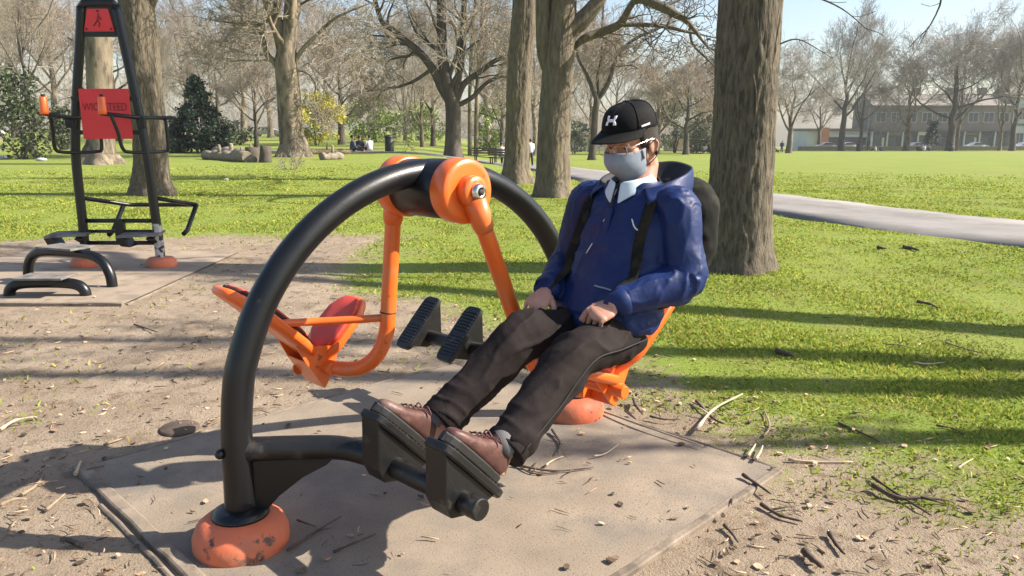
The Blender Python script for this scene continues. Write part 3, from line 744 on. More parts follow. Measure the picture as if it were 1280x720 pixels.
# head frame
HC = D(.462, AC, 1.262); PITCH = R(18)
hf = V((-math.cos(PITCH), 0, -math.sin(PITCH))); hl = V((0, -1, 0)); hu = hl.cross(hf) * -1
if hu.z < 0: hu = -hu
def HD(f, l, u): return HC + hf * f + hl * l + hu * u
HM = Matrix((hf, hl, hu)).transposed()

body = MB()
body.ell(HD(-.008, 0, .030), (.098, .077, .094), HM, 24, 16)
body.ell(HD(.030, 0, -.040), (.062, .061, .072), HM, 20, 12)
body.ell(HD(.062, 0, -.098), (.028, .032, .024), HM)
body.ell(HD(-.02, 0, -.055), (.055, .062, .05), HM)
body.tube([HD(.084, 0, .016), HD(.100, 0, -.012), HD(.112, 0, -.036), HD(.096, 0, -.046)], [.009, .011, .0145, .009], 10)
body.ell(HD(.082, 0, -.066), (.014, .024, .007), HM); body.ell(HD(.081, 0, -.078), (.014, .022, .008), HM)
for s in (-1, 1):
    body.ell(HD(.078, s * .036, .022), (.014, .026, .008), HM)
    body.ell(HD(.060, s * .046, -.025), (.026, .022, .022), HM)
    body.ell(HD(-.012, s * .0775, -.026), (.019, .0065, .030), HM); body.ell(HD(.0745, s * .033, .0065), (.0105, .0155, .0085), HM)
    body.tube([HD(-.022, s * .085, -.002), HD(-.030, s * .090, -.022), HD(-.020, s * .086, -.048)], [.004, .0048, .005], 8)
body.tube([HD(-.03, 0, -.05), HD(-.045, 0, -.11), D(.497, AC, 1.07)], [.056, .057, .07], 16)
def loft(mb, secs, n=24, ax=0.0):
    mb.rings([[D(c + rd * math.cos(2 * math.pi * k / n), AC + o + rw * math.sin(2 * math.pi * k / n), z) for k in range(n)] for c, o, z, rd, rw in secs])
loft(body, [(.36, 0, .54, .09, .14), (.365, 0, .60, .105, .15), (.41, 0, .75, .115, .15), (.455, 0, .92, .11, .165), (.485, 0, 1.02, .09, .16), (.493, 0, 1.07, .06, .09)])
SHL, ELL_, WRL = D(.487, .722, 1.025), D(.445, .788, .800), D(.222, .672, .733)
SHR, ELR, WRR = D(.487, .335, 1.025), D(.455, .262, .790), D(.205, .375, .735)
for a, b, c in ((SHL, ELL_, WRL), (SHR, ELR, WRR)):
    body.tube([a, a.lerp(b, .5), b, b.lerp(c, .4), c], [.05, .044, .036, .036, .026], 14)
HIPL, KNL, ANL = D(.335, AC + .080, .598), D(.035, .655, .588), D(-.318, .680, .374)
HIPR, KNR, ANR = D(.335, AC - .09, .595), D(.02, .425, .608), D(-.318, .384, .378)
for a, b, c in ((HIPL, KNL, ANL), (HIPR, KNR, ANR)):
    body.tube([a, a.lerp(b, .5), b, b.lerp(c, .35), b.lerp(c, .8), c, c + V((-.02, 0, -.05))], [.08, .068, .052, .053, .036, .034, .03], 16)

def hand(mb, w, fwd, back, curls, thumb, spread=.10, sc=1.0):
    """w wrist, fwd towards the knuckles, back = outward normal of the back of the hand; thumb side = fwd x back * thumb sign"""
    fwd = V(fwd).normalized(); back = V(back); back = (back - fwd * back.dot(fwd)).normalized(); side = fwd.cross(back) * thumb
    Mx = Matrix((fwd, side, back)).transposed()
    pc = w + fwd * .048 * sc
    mb.ell(pc, (.050 * sc, .040 * sc, .0165 * sc), Mx, 18, 12)
    mb.ell(w + fwd * .070 * sc + back * .002, (.022 * sc, .041 * sc, .0135 * sc), Mx, 16, 10)
    mb.tube([w - fwd * .06, w, w + fwd * .03], [.027, .0255 * sc, .030 * sc], 14, flat=.78)
    lens = [(.043, .026, .021), (.048, .030, .023), (.044, .028, .022), (.035, .021, .019)]
    rads = [.0082, .0084, .0080, .0070]
    for i in range(4):
        o = w + fwd * (.088 - .004 * abs(i - 1.2)) * sc + side * (.0325 - .0215 * i) * sc + back * (.002 - .0015 * abs(i - 1.2))
        ang = 0; p = o - fwd * .03; dirn = fwd + side * spread * (1.5 - i) * .6; dirn.normalize()
        pth = [p, o]; rr = [rads[i] * sc * 1.08, rads[i] * sc * 1.12]
        for j in range(3):
            ang += R(curls[i][j])
            dv = dirn * math.cos(ang) - back * math.sin(ang)
            p2 = pth[-1] + dv * lens[i][j] * sc
            pth += [pth[-1].lerp(p2, .5), p2]; rr += [rads[i] * sc * (.93 - .05 * j), rads[i] * sc * (1.0 - .10 * j)]
        mb.tube(pth, rr, 10); mb.ell(pth[-1], [rr[-1]] * 3, None, 10, 6)
    # thumb leaves the side of the palm near its base
    t0 = w + fwd * .022 * sc + side * .022 * sc - back * .006; d1 = (fwd * .62 + side * .62 - back * .38).normalized(); t1 = t0 + d1 * .042 * sc
    d2 = (fwd * .86 + side * .16 - back * .46).normalized(); t2 = t1 + d2 * .031 * sc; d3 = (fwd * .90 - side * .14 - back * .42).normalized(); t3 = t2 + d3 * .024 * sc
    mb.tube([t0, t1, t1.lerp(t2, .5), t2, t3], [.015 * sc, .0130 * sc, .0112 * sc, .0112 * sc, .0085 * sc], 10); mb.ell(t3, [.0085 * sc] * 3, None, 10, 6)
# right hand: resting, half curled over the thigh; left hand: loose fist, knuckles to the camera
hand(body, WRR, D(-.86, .22, -.42), D(-.30, .22, .92), [(36, 34, 22), (40, 40, 26), (44, 42, 28), (48, 44, 30)], -1, sc=1.06)
hand(body, WRL, D(-.80, -.28, -.34), D(-.42, .32, .85), [(66, 78, 40), (70, 82, 42), (72, 84, 44), (74, 84, 44)], 1, sc=1.06)
bo = mbuild(body, 'body', 'skin'); remesh(bo, 0.0033, 1)

# eyes, brows, hair
for s in (-1, 1):
    mb = MB(); mb.ell(HD(.0705, s * .033, .000), (.0125, .0135, .0105), HM, 12, 8); ey = mbuild(mb, 'eye', 'eye_white')
    mb = MB(); mb.ell(HD(.0810, s * .033, -.004), (.003, .006, .006), HM, 10, 6); mbuild(mb, 'iris', 'hair', ey)
    mb = MB(); mb.tube([HD(.088, s * .016, .020), HD(.088, s * .034, .025), HD(.074, s * .054, .020)], [.003, .0042, .002], 8); mbuild(mb, 'eyebrow', 'hair')
mb = MB()
P = []
for i in range(22):
    ph = R(62 + (298 - 62) * i / 21); row = []
    for j in range(8):
        t = j / 7; u = .055 - t * (.125 if 100 < math.degrees(ph) < 260 else .075)
        k = 1.0 + .05 * noise.noise(V((i * .8, j * .6, 2)))
        row.append(HD(-.010 + .104 * k * math.cos(ph) * (1 - .12 * t * t), .0815 * k * math.sin(ph) * (1 - .10 * t * t), u))
    P.append(row)
mb.grid(P); mbuild(mb, 'hair', 'hair', solid=.006)

# cap
CAPT = .127
cap = MB(); rings = []
n = 40
def capr(phi, t):
    """t 0 at the band, 1 at the crown"""
    e = t * math.pi / 2
    r_ = math.cos(e) ** .62 if t < 1 else 0.0
    f = math.cos(phi); l = math.sin(phi)
    rf = .110 if f > 0 else .106
    base = .046 - .026 * (f < 0) * abs(f) + .004 * max(0, f)
    return HD(-.006 + rf * f * r_ - .012 * t, .0890 * l * r_, base + (CAPT - base) * math.sin(e) ** .9)
for j in range(15):
    t = j / 14 * .985
    rings.append([capr(2 * math.pi * k / n, t) for k in range(n)])
rings.insert(0, [p - hu * .004 + (HC - p) * .04 for p in rings[0]])
cap.rings(rings); capo = mbuild(cap, 'cap', 'cap_cloth')
mb = MB(); mb.ell(HD(-.018, 0, CAPT), (.008, .008, .004), HM, 12, 6); mbuild(mb, 'button', 'cap_cloth', capo)
mb = MB(); P = []
for i in range(25):
    ph = R(-78 + 156 * i / 24); row = []
    for j in range(8):
        t = j / 7
        ext = .072 * math.cos(ph * .86) ** .75
        f = -.006 + (.113 + 0 * t) * math.cos(ph) + ext * t; l = .0885 * math.sin(ph) * (1 + .05 * t)
        row.append(HD(f, l, .053 - .012 * t - .016 * (l / .09) ** 2 * (.3 + .7 * t)))
    P.append(row)
mb.grid(P); mbuild(mb, 'cap_brim', 'cap_cloth', capo, solid=.005, subsurf=1)
# seams and side strip
for ph in (R(0), R(62), R(-62), R(120), R(-120), R(180)):
    mb = MB(); mb.tube([capr(ph, j / 12 * .96) + (capr(ph, j / 12 * .96) - HC).normalized() * .0008 for j in range(13)], .0014, 6); mbuild(mb, 'seam', 'cap_cloth', capo)
def on_cap(x, y, lift=.0018):
    """x along the band in metres from the front centre (to the wearer's left), y up from the band"""
    p = capr(x / .103, max(0.0, y / .165)); nrm = (p - HC - hu * .03).normalized()
    return p + nrm * lift
def patch(mb, poly_top, poly_bot, th=.002):
    a = [on_cap(*p, lift=.003) for p in poly_top]; b = [on_cap(*p, lift=.003) for p in poly_bot]
    mb.grid([a, b])
# emblem on the front: two opposed arcs crossing with a lens shaped gap, ends flared
mb = MB(); W_, Hh = .026, .0225; yc = .058; xc = .002
for sg in (1, -1):
    outer, inner = [], []
    for k in range(33):
        t = (-1 + 2 * k / 32) * math.pi / 2
        outer.append((xc + W_ * math.sin(t), yc + sg * Hh * (1 - 1.30 * max(0, math.cos(t)) ** .85)))
        inner.append((xc + W_ * .50 * math.sin(t), yc + sg * Hh * (.96 - 1.02 * max(0, math.cos(t)) ** .85)))
    patch(mb, inner, outer)
mbuild(mb, 'emblem', 'white_print', capo, solid=.0012)
mb = MB(); xs_ = [.118 + .036 * k / 12 for k in range(13)]
patch(mb, [(x, .0135) for x in xs_], [(x, .0065) for x in xs_]); mbuild(mb, 'side_strip', 'white_print', capo, solid=.001)

# face mask
mb = MB(); P = []
for i in range(29):
    ph = R(-86 + 172 * i / 28); row = []
    for j in range(12):
        v = j / 11; u = -.012 - v * .124 - .010 * math.sin(ph) ** 2 * (1 - v) + .022 * math.sin(ph) ** 2 * v
        rf = (.106 + .030 * math.sin(math.pi * min(1, v * 1.12 + .10)) - .040 * v ** 2.4)
        w = .074 - .012 * v - .006 * v * v
        c_ = max(0, math.cos(ph))
        pl_ = .0016 * math.sin(v * 26) * c_
        row.append(HD(.006 + (rf - .006 + pl_) * c_ ** .82, w * math.sin(ph), u))
    P.append(row)
mb.grid(P); msk = mbuild(mb, 'face_mask', 'mask_cloth', solid=.003, subsurf=1)
for s in (-1, 1):
    for u0, u1 in ((-.022, -.004), (-.090, -.052)):
        mb = MB(); mb.tube(arc_pts([HD(.012, s * .0755 if u0 > -.05 else s * .062, u0), HD(-.006, s * .084, (u0 + u1) / 2), HD(-.026, s * .090, u1)], 4), .0017, 6); mbuild(mb, 'ear_loop', 'hair', msk)
    mb = MB(); mb.box(HD(.040, s * .0725, -.040), (.006, .003, .034), HM @ Matrix.Rotation(R(12), 3, 'Y')); mbuild(mb, 'loop_tab', 'hair', msk)
# spectacles
mb = MB()
for s in (-1, 1):
    loop = []
    for k in range(25):
        a = 2 * math.pi * k / 24; c_, s_ = math.cos(a), math.sin(a)
        l = .034 + .026 * math.copysign(abs(c_) ** .6, c_); u = -.006 + .018 * math.copysign(abs(s_) ** .6, s_)
        loop.append(HD(.112 - .16 * max(0, l - .03) , s * l, u))
    mb.tube(loop, .0014, 6, cap=False)
    mb.tube(arc_pts([HD(.106, s * .060, .004), HD(.070, s * .074, .003), HD(.0, s * .082, .000), HD(-.020, s * .086, -.006)], 4), .0019, 6)
mb.tube([HD(.113, -.009, .000), HD(.117, 0, .003), HD(.113, .009, .000)], .0015, 6)
mbuild(mb, 'glasses', 'glass_frame')

# shirt collar
mb = MB()
for s in (-1, 1):
    P = []
    for i in range(12):
        t = i / 11; ph = R(8 + 150 * t) * s; row = []
        for j in range(5):
            v = j / 4; rr = .066 + .022 * v; zz = 1.128 - .030 * v + .022 * t
            drop = (1 - t) ** 3 * .048 * v
            row.append(D(.478 - math.cos(ph) * rr * 1.05 - (1 - t) * .012, AC + math.sin(ph) * rr, zz - drop - .012 * (1 - t)))
        P.append(row)
    mb.grid(P)
mbuild(mb, 'shirt_collar', 'shirt_cloth', solid=.004, subsurf=1)

# ---- jacket: one fused shell of torso and sleeves, open at cuffs and hem
def crease(p, sc, amp, seed=0.0):
    q = p * sc + V((seed, seed * 2, seed * 3))
    a = noise.noise(q); b = noise.noise(q * 2.3 + V((7, 1, 3)))
    return amp * ((1 - abs(a) * 2.4) * .75 + .4 * b)
def ridge(p, seed=0.0, pw=3.0):
    """narrow raised creases with flat cloth between them"""
    a = noise.noise(p + V((seed, seed * 1.7, -seed)))
    return max(0.0, 1 - abs(a) * 2.2) ** pw
jk = MB()
loft(jk, [(.340, 0, .615, .118, .190), (.338, 0, .635, .138, .204), (.358, 0, .69, .152, .206), (.398, 0, .77, .152, .200), (.440, 0, .88, .141, .192), (.470, 0, .97, .128, .196), (.486, 0, 1.03, .110, .188), (.493, 0, 1.075, .090, .150), (.494, 0, 1.105, .085, .108)], 36)
for a, b, c in ((SHL, ELL_, WRL), (SHR, ELR, WRR)):
    dv = (c - b).normalized()
    P = arc_pts([a + V((0, 0, .0)) + (D(.487, AC, 1.02) - a) * .25, a, a.lerp(b, .5), b, b.lerp(c, .5), c - dv * .012], 5)
    m_ = len(P); rr = np.interp(np.linspace(0, 1, m_), [0, .2, .4, .6, .8, 1], [.073, .080, .070, .067, .059, .047])
    jk.tube(P, list(rr), 22)
jo = mbuild(jk, 'jacket', 'navy_jacket')
def arm_coord(w):
    best = None
    for sh, el, wr in ((SHL, ELL_, WRL), (SHR, ELR, WRR)):
        for p, q, o in ((sh, el, 0.0), (el, wr, .29)):
            ax = q - p; t = (w - p).dot(ax) / ax.length_squared; tc_ = min(1, max(0, t)); dist = (w - p - ax * tc_).length
            if best is None or dist < best[0]: best = (dist, o + tc_ * ax.length, (w - p - ax * tc_))
    return best
def jfold(p, n):
    w = p + man_o
    ds, sarm, off = arm_coord(w); onarm = max(0.0, min(1.0, (.115 - ds) / .03))
    tor = .0050 * noise.noise(V((w.x * 5, w.y * 5 + w.z * 6, w.z * 7 - w.y * 5))) + crease(V((w.x, w.y + w.z * .9, w.z * 1.4 - w.y * .6)), 7, .0045, 1.3) + crease(w, 17, .0022, 4.1)
    elb = math.exp(-((sarm - .29) / .09) ** 2); wri = math.exp(-((sarm - .52) / .07) ** 2); shd = math.exp(-((sarm - .03) / .06) ** 2)
    tw = off.x * 9 + off.y * 13 + off.z * 7
    rip = math.sin(sarm * 62 + tw + 3.0 * noise.noise(w * 8)); rip = rip if rip < 0 else rip * .6
    arm = (.0004 + .0016 * elb + .0010 * wri) * rip + ridge(V((sarm * 13 + tw * .5, off.x * 12, off.z * 12 + off.y * 8)), 3.3) * (.0010 + .0075 * elb + .0040 * wri) + ridge(V((sarm * 4.2, off.x * 17 + sarm * 3, off.y * 17 + off.z * 10)), 6.1) * .0052 - .002
    tor += ridge(V((w.x * 5, w.y * 9 + w.z * 8, w.z * 6 - w.y * 6)), 1.1) * .0055 - .001
    f = tor * (1 - onarm) + arm * onarm + .0008 * noise.noise(w * 80)
    if w.z < .68 and onarm < .5: f += .004 * math.sin(w.y * 42 + w.z * 12 + 2 * noise.noise(w * 6))
    return f
remesh(jo, .0060, 5, jfold)
# cuffs, hem band, zip, chest pocket zip, pulls
for w_, e_ in ((WRL, ELL_), (WRR, ELR)):
    dv = (w_ - e_).normalized(); mb = MB()
    p0 = w_ - dv * .034
    mb.tube([p0, p0 + dv * .004, p0 + dv * .032, p0 + dv * .036, p0 + dv * .030, p0 + dv * .006], [.050, .0525, .0475, .0445, .041, .041], 24, cap=False); mbuild(mb, 'cuff', 'navy_jacket', jo)
mb = MB(); zp = [(.405, 1.108), (.382, 1.075), (.352, 1.0), (.325, .92), (.282, .80), (.248, .70), (.222, .60), (.218, .53)]
P = arc_pts([D(d - .0005, AC - .004, z) for d, z in zp], 5)
mb.tube(P, .0042, 8); mbuild(mb, 'front_zip', 'black_lining', jo)
mb = MB(); mb.grid([[p + V((-.001, -.014, 0)), p + V((-.005, 0.003, 0)), p + V((.001, .016, 0))] for i, p in enumerate(P[8:])]); mbuild(mb, 'storm_flap', 'navy_jacket', jo, solid=.003, subsurf=1)
def at_front(a, z, lift=.004):
    """a point lifted off the chest"""
    ray_o = D(-.1, a, z) - man_o
    hit, loc, nrm, _ = jo.ray_cast(ray_o, V((1, 0, 0)))
    return (loc + man_o + nrm * lift) if hit else D(.33, a, z)
mb = MB(); mb.tube(arc_pts([at_front(AC + .085, .995), at_front(AC + .105, .968), at_front(AC + .135, .957), at_front(AC + .145, .972)], 4), .0024, 6); mbuild(mb, 'piping', 'white_print', jo)
mb = MB(); mb.tube([at_front(AC + .118, .935), at_front(AC + .122, .920)], .0022, 6); mbuild(mb, 'zip_pull', 'white_print', jo)
mb = MB(); mb.tube([at_front(AC - .035, .905), at_front(AC - .052, .870)], .0016, 6); mbuild(mb, 'zip_pull', 'white_print', jo)
mb = MB(); mb.tube([at_front(AC + .0, 1.01), at_front(AC - .02, .98)], .0016, 6); mbuild(mb, 'zip_pull', 'white_print', jo)
mb = MB(); mb.tube([at_front(AC + .03 + .13 * k / 8, .775 - .02 * k / 8, .003) for k in range(9)], .003, 6); mbuild(mb, 'pocket_zip_highlight', 'mask_cloth', jo)  # pocket zip line; the highlight along it is put into its pale colour
# stand collar and hood
mb = MB(); P = []
for i in range(25):
    ph = R(-150 + 300 * i / 24); row = []
    for j in range(5):
        v = j / 4; rr = .108 - .012 * v
        row.append(D(.488 - math.cos(ph) * rr * .92, AC + math.sin(ph) * rr, 1.072 + .045 * v - .022 * (math.cos(ph) > .75) * v))
    P.append(row)
mb.grid(P); mbuild(mb, 'jacket_collar', 'navy_jacket', jo, solid=.006, subsurf=1)
mb = MB()
P = []
# hood thrown back: starts at the collar bones and lies as a hollow bag behind the neck
for i in range(33):
    q_ = -1 + 2 * i / 32; ph = R(128) * q_; bk = math.cos(ph * .70) ** 1.4 if abs(q_) < 1 else 0.0   # 1 behind the neck, 0 at the front ends
    row = []
    for j in range(13):
        v = j / 12
        if v < .5:
            t = v / .5; rr = .088 + (.018 + .150 * bk) * t; zz = 1.098 + .004 * t + bk * (-.010 + .085 * t ** 1.3) - .035 * math.sin(t * 3.14) * bk
        else:
            t = (v - .5) / .5; rr = .106 + .150 * bk + .030 * math.sin(t * 2.6) * (1 - .3 * bk) + .020 * t * (1 - bk) - .045 * bk * t; zz = 1.102 + .075 * bk - t * (.150 * bk + .045 * (1 - bk))
        wob = .007 * noise.noise(V((i * .35, j * .45, 8)))
        row.append(D(.492 + math.cos(ph) * rr, AC + math.sin(ph) * rr * (1.04 - .25 * bk), zz + wob - .018 * (1 - bk) * v))
    P.append(row)
mb.grid([r[6:] for r in P]); hood = mbuild(mb, 'hood', 'navy_jacket', jo, solid=.005, subsurf=1)
mb = MB(); mb.grid([r[:7] for r in P]); mbuild(mb, 'hood_lining', 'black_lining', hood, solid=.004, subsurf=1)

# ---- trousers
tr = MB()
for (a, b, c), o_ in (((HIPL, KNL, ANL), 1), ((HIPR, KNR, ANR), -1)):
    dn_ = (c - b).normalized()
    P = arc_pts([a + V((.03, 0, .01)), a, a.lerp(b, .5), b, b.lerp(c, .33), b.lerp(c, .68), c - dn_ * .030], 5)
    m_ = len(P); rr = np.interp(np.linspace(0, 1, m_), [0, .166, .33, .5, .66, .83, 1], [.080, .086, .083, .076, .073, .069, .066])
    tr.tube(P, list(rr), 24)
tr.ell(D(.350, AC, .600), (.105, .142, .082))
to = mbuild(tr, 'trousers', 'grey_trousers')
def tfold(p, n):
    w = p + man_o
    kn = min((w - KNL).length, (w - KNR).length); an = min((w - ANL).length, (w - ANR).length); hp = min((w - HIPL).length, (w - HIPR).length)
    k = 1 + 1.2 * math.exp(-(kn / .12) ** 2) + .9 * math.exp(-(an / .12) ** 2) + 1.0 * math.exp(-(hp / .14) ** 2)
    side = 1 if abs(w.y - HIPL.y) < abs(w.y - HIPR.y) else -1
    pull = math.sin((w.x * .8 + w.z * 1.1 + side * w.y * .5) * 46 + 3.2 * noise.noise(w * 5)); pull = pull * abs(pull)
    drape = .0042 * pull * (math.exp(-(kn / .13) ** 2) + .7 * math.exp(-(hp / .16) ** 2) + .8 * math.exp(-((an - .06) / .09) ** 2))
    al = w.x * .80 + w.z * .60; ac_ = -w.x * .60 + w.z * .80
    long_ = ridge(V((al * 5.5, ac_ * 13 + al * 3.5, w.y * 13)), 2.0) * (.0070 * math.exp(-(kn / .17) ** 2) + .0065 * math.exp(-(hp / .2) ** 2) + .0025)
    stack = ridge(V((al * 17, ac_ * 5 + side, w.y * 6)), 5.0, 2.0) * .0065 * math.exp(-((an - .05) / .10) ** 2)
    return drape * .8 + long_ * 1.5 + stack * 1.4 + crease(V((w.x * 1.2, w.y * .8, w.z)), 5.0, .0035, 9.7) * k + .0008 * noise.noise(w * 60) - .002
remesh(to, .0070, 4, tfold)
for c, b in ((ANL, KNL), (ANR, KNR)):
    dv = (c - b).normalized(); p0 = c - dv * .05; mb = MB()
    mb.tube([p0, p0 + dv * .030, p0 + dv * .036, p0 + dv * .030, p0 + dv * .004], [.0685, .0710, .0685, .062, .058], 24, cap=False, flat=1.0); mbuild(mb, 'hem', 'grey_trousers', to)
mb = MB(); sp = [HIPL + V((.0, -.104, .0)), HIPL.lerp(KNL, .5) + V((0, -.098, .004)), KNL + V((0.0, -.079, 0)), KNL.lerp(ANL, .5) + V((.005, -.075, 0)), ANL + V((.02, -.071, .02))]
mb.tube(arc_pts(sp, 6), .0022, 6); mbuild(mb, 'seam', 'black_lining', to)

# ---- shoes on the treads
for ac, an, s in ((.685, ANL, 1), (.385, ANR, -1)):
    e = V((-.70, 0, .715)).normalized(); nn = V((.715, 0, .70)).normalized()
    o = D(-.468, ac, .372) + nn * .027 - e * .130                    # heel end of the sole
    sd = V((0, -1, 0))
    def S(u, w, h): return o + e * (.012 + u * .925) + sd * (w * .95 + .006 * s) + nn * h * .95
    L_ = .285
    def outl(u):                                                       # half width along the sole
        t = u / L_
        return .033 + .012 * math.sin(min(1, t * 1.0) * math.pi * .95 + .2) * (t > .2) + (.004 if t < .25 else 0) - .030 * max(0, (t - .86) / .14) ** 2 - .018 * max(0, (.10 - t) / .10) ** 2
    def ringat(h, inset=0.0):
        us = [0, .006, .02, .05, .09, .13, .17, .21, .245, .268, .280, .285]
        return [S(u, outl(u) - inset if 0 < u < L_ else .006, h) for u in us] + [S(u, -(outl(u) - inset) if 0 < u < L_ else -.006, h) for u in reversed(us)]
    mb = MB()
    # upper: sections across the foot from heel to toe
    secs = [(.004, .026, .060), (.022, .035, .092), (.060, .037, .098), (.095, .036, .090), (.125, .038, .074), (.165, .042, .058), (.21, .042, .046), (.25, .034, .038), (.274, .018, .026)]
    rings = []
    for u, w, h in secs:
        r_ = []
        for k in range(20):
            a = 2 * math.pi * k / 20; c_, s_ = math.cos(a), math.sin(a)
            r_.append(S(u - .012 * (u < .03) * (1 - abs(s_)), w * math.copysign(abs(c_) ** .8, c_), .018 + h * .5 + h * .5 * math.copysign(abs(s_) ** .75, s_)))
        rings.append(r_)
    mb.rings(rings)
    sh = mbuild(mb, 'shoe', 'shoe_leather', subsurf=1)
    mb = MB(); mb.rings([ringat(0), ringat(.004, -.002), ringat(.022, -.003), ringat(.027, .001)], smooth=False); mbuild(mb, 'sole', 'shoe_sole', sh)
    mb = MB()
    for k in range(4):
        u = .108 + .020 * k; h = .018 + [.084, .077, .069, .060][k] + .003
        mb.tube([S(u, -.020, h - .004), S(u + .008, 0, h + .002), S(u + .004, .020, h - .004)], .0024, 6)
        mb.tube([S(u + .012, -.018, h - .006), S(u + .002, 0, h + .001), S(u + .016, .018, h - .007)], .0022, 6)
    mb.tube(arc_pts([S(.105, 0, .108), S(.112, .025, .115), S(.095, .042, .098), S(.108, .012, .106)], 4), .0022, 6)
    mb.tube(arc_pts([S(.105, 0, .108), S(.115, -.022, .116), S(.100, -.042, .100), S(.112, -.048, .086)], 4), .0022, 6)
    mbuild(mb, 'laces', 'lace', sh)
    mb = MB(); mb.tube([S(.045, 0, .085), S(.045, 0, .115), an + V((.02, 0, .03))], [.040, .0425, .044], 18); mbuild(mb, 'sock', 'sock')

# ---- backpack, worn but a thing of its own
bp_o = D(.70, AC, .80)
bp = thing('backpack', 'dark olive camouflage backpack worn on the back of the man in the navy jacket', 'backpack', MP + MX @ bp_o, MROT)
mb = MB()
loft(mb, [(.70, .02, .765, .06, .11), (.722, .02, .785, .095, .138), (.750, .02, .86, .118, .152), (.765, .02, .95, .120, .155), (.755, .02, 1.04, .112, .148), (.735, .02, 1.09, .085, .125), (.715, .02, 1.115, .04, .08)], 28)
bo_ = mb.build('bag', 'camo_fabric', bp, off=bp_o)
remesh(bo_, .009, 3, lambda p, n: crease(p + bp_o, 7, .010, 3.3) + crease(p, 17, .004, 1))
mb = MB(); mb.box(D(.868, AC + .02, .88), (.05, .20, .16), bev=.016); mb.build('front_pocket', 'camo_fabric', bp, off=bp_o, subsurf=1)
for s in (-1, 1):
    a = AC + s * .128
    mb = MB(); P = []
    zs = [(None, None, D(.60, a, 1.04))]
    path = [D(.600, AC + s * .10, 1.045), D(.545, AC + s * .115, 1.085), D(.480, AC + s * .125, 1.086)]
    for z in (1.045, 1.0, .95, .90, .85, .80, .76): path.append(at_front(AC + s * (.128 + .012 * (1.04 - z) / .28), z, .006))
    path += [D(.38, AC + s * .205, .72), D(.52, AC + s * .19, .74), D(.60, AC + s * .13, .77)]
    mb.tube(arc_pts(path, 4), .0225, 10, flat=.26)
    mb.build('strap', 'strap_fabric', bp, off=bp_o)
mb = MB(); mb.tube(arc_pts([D(.63, AC - .03, 1.09), D(.615, AC, 1.125), D(.63, AC + .03, 1.09)], 4), .008, 8); mb.build('handle', 'camo_fabric', bp, off=bp_o)
# ================================================================== FAR EXERCISE STATION (pull-up frame with hand levers)
FO = V((-3.69, 7.21, 0))
fm = thing('exercise_station', 'tall black outdoor exercise frame with red panels and orange hand grips at the left', 'exercise station', FO)
posts = {-1: [(-.36, 0, .02), (-.355, 0, .5), (-.345, 0, 1.1), (-.275, 0, 1.6), (-.195, 0, 2.05), (-.145, 0, 2.36)], 1: [(.35, 0, .02), (.335, 0, .5), (.305, 0, 1.1), (.255, 0, 1.6), (.200, 0, 2.05), (.160, 0, 2.36)]}
for s in (-1, 1):
    mb = MB(); P = arc_pts(posts[s], 6); mb.tube(P, .042, 16)
    po = mb.build('post', 'black_paint', fm)
    if s > 0:
        mb = MB(); mb.tube([V((.3475, 0, .10)), V((.345, 0, .26)), V((.340, 0, .42))], [.0435, .0435, .0432], 16, cap=False); mb.build('peeled_coating', 'peeled_metal', po)
    mb = MB(); mb.lathe([(.135, -.03), (.14, .02), (.135, .06), (.11, .085), (.05, .09)], 28, Matrix.Translation(V((posts[s][0][0], 0, .01)))); mb.build('foot_cover', 'worn_orange', fm)
mb = MB(); mb.tube([V((-.145, 0, 2.352)), V((-.11, 0, 2.392)), V((.125, 0, 2.392)), V((.160, 0, 2.352))], .040, 14); mb.build('top_bar', 'black_paint', fm)
mb = MB(); mb.prism([(-.185, -.012, 2.10), (.205, -.012, 2.10), (.150, -.012, 2.375), (-.135, -.012, 2.375)], (0, .02, 0)); mb.build('top_frame', 'black_paint', fm)
mb = MB(); mb.prism([(-.135, -.022, 2.145), (.135, -.022, 2.145), (.098, -.022, 2.338), (-.088, -.022, 2.338)], (0, .012, 0)); tp = mb.build('sign_panel', 'red_panel', fm)
tp['label'] = 'small red trapezoid sign with a pictogram at the top'
mb = MB()
for x, z in ((.005, 2.318), (-.110, 2.165), (.110, 2.165)): mb.tube([V((x, -.0215, z)), V((x, -.026, z))], .010, 10)
mb.build('bolt', 'black_paint', tp)
# small dark figure pictogram
mb = MB(); y = -.0245
mb.tube([V((.008, -.0215, 2.288)), V((.008, -.0245, 2.288))], .010, 12)
for a, b in (((.004, 2.276), (-.006, 2.238)), ((-.006, 2.238), (.016, 2.215)), ((.016, 2.215), (.004, 2.186)), ((-.006, 2.238), (-.030, 2.208)), ((-.030, 2.208), (-.042, 2.192)), ((.004, 2.272), (.028, 2.258)), ((.028, 2.258), (.018, 2.242))):
    mb.tube([V((a[0], y, a[1])), V((b[0], y, b[1]))], .0055, 8)
mb.build('pictogram', 'dark_letter', tp)
# big red panel with lettering
mb = MB(); mb.box((-.005, -.045, 1.425), (.455, .014, .445), bev=.006); rp = mb.build('sign_panel', 'red_panel', fm); rp['label'] = 'large square red sign panel with lettering'
mb = MB()
for x in (-.26, .24):
    for z in (1.56, 1.26): mb.box((x, -.028, z), (.10, .022, .040))
mb.build('panel_clamp', 'black_paint', fm)
cu = bpy.data.curves.new('lettering', 'FONT'); cu.body = 'WICKSTEED'; cu.size = .098; cu.extrude = .0015; cu.align_x = 'CENTER'; cu.space_character = 1.0
tmp = bpy.data.objects.new('lettering_curve', cu); COL.objects.link(tmp); dg = bpy.context.evaluated_depsgraph_get(); dg.update()
me = bpy.data.meshes.new_from_object(tmp.evaluated_get(dg)); bpy.data.objects.remove(tmp); me.name = 'lettering'
wd = max(v.co.x for v in me.vertices) - min(v.co.x for v in me.vertices); k = .40 / wd
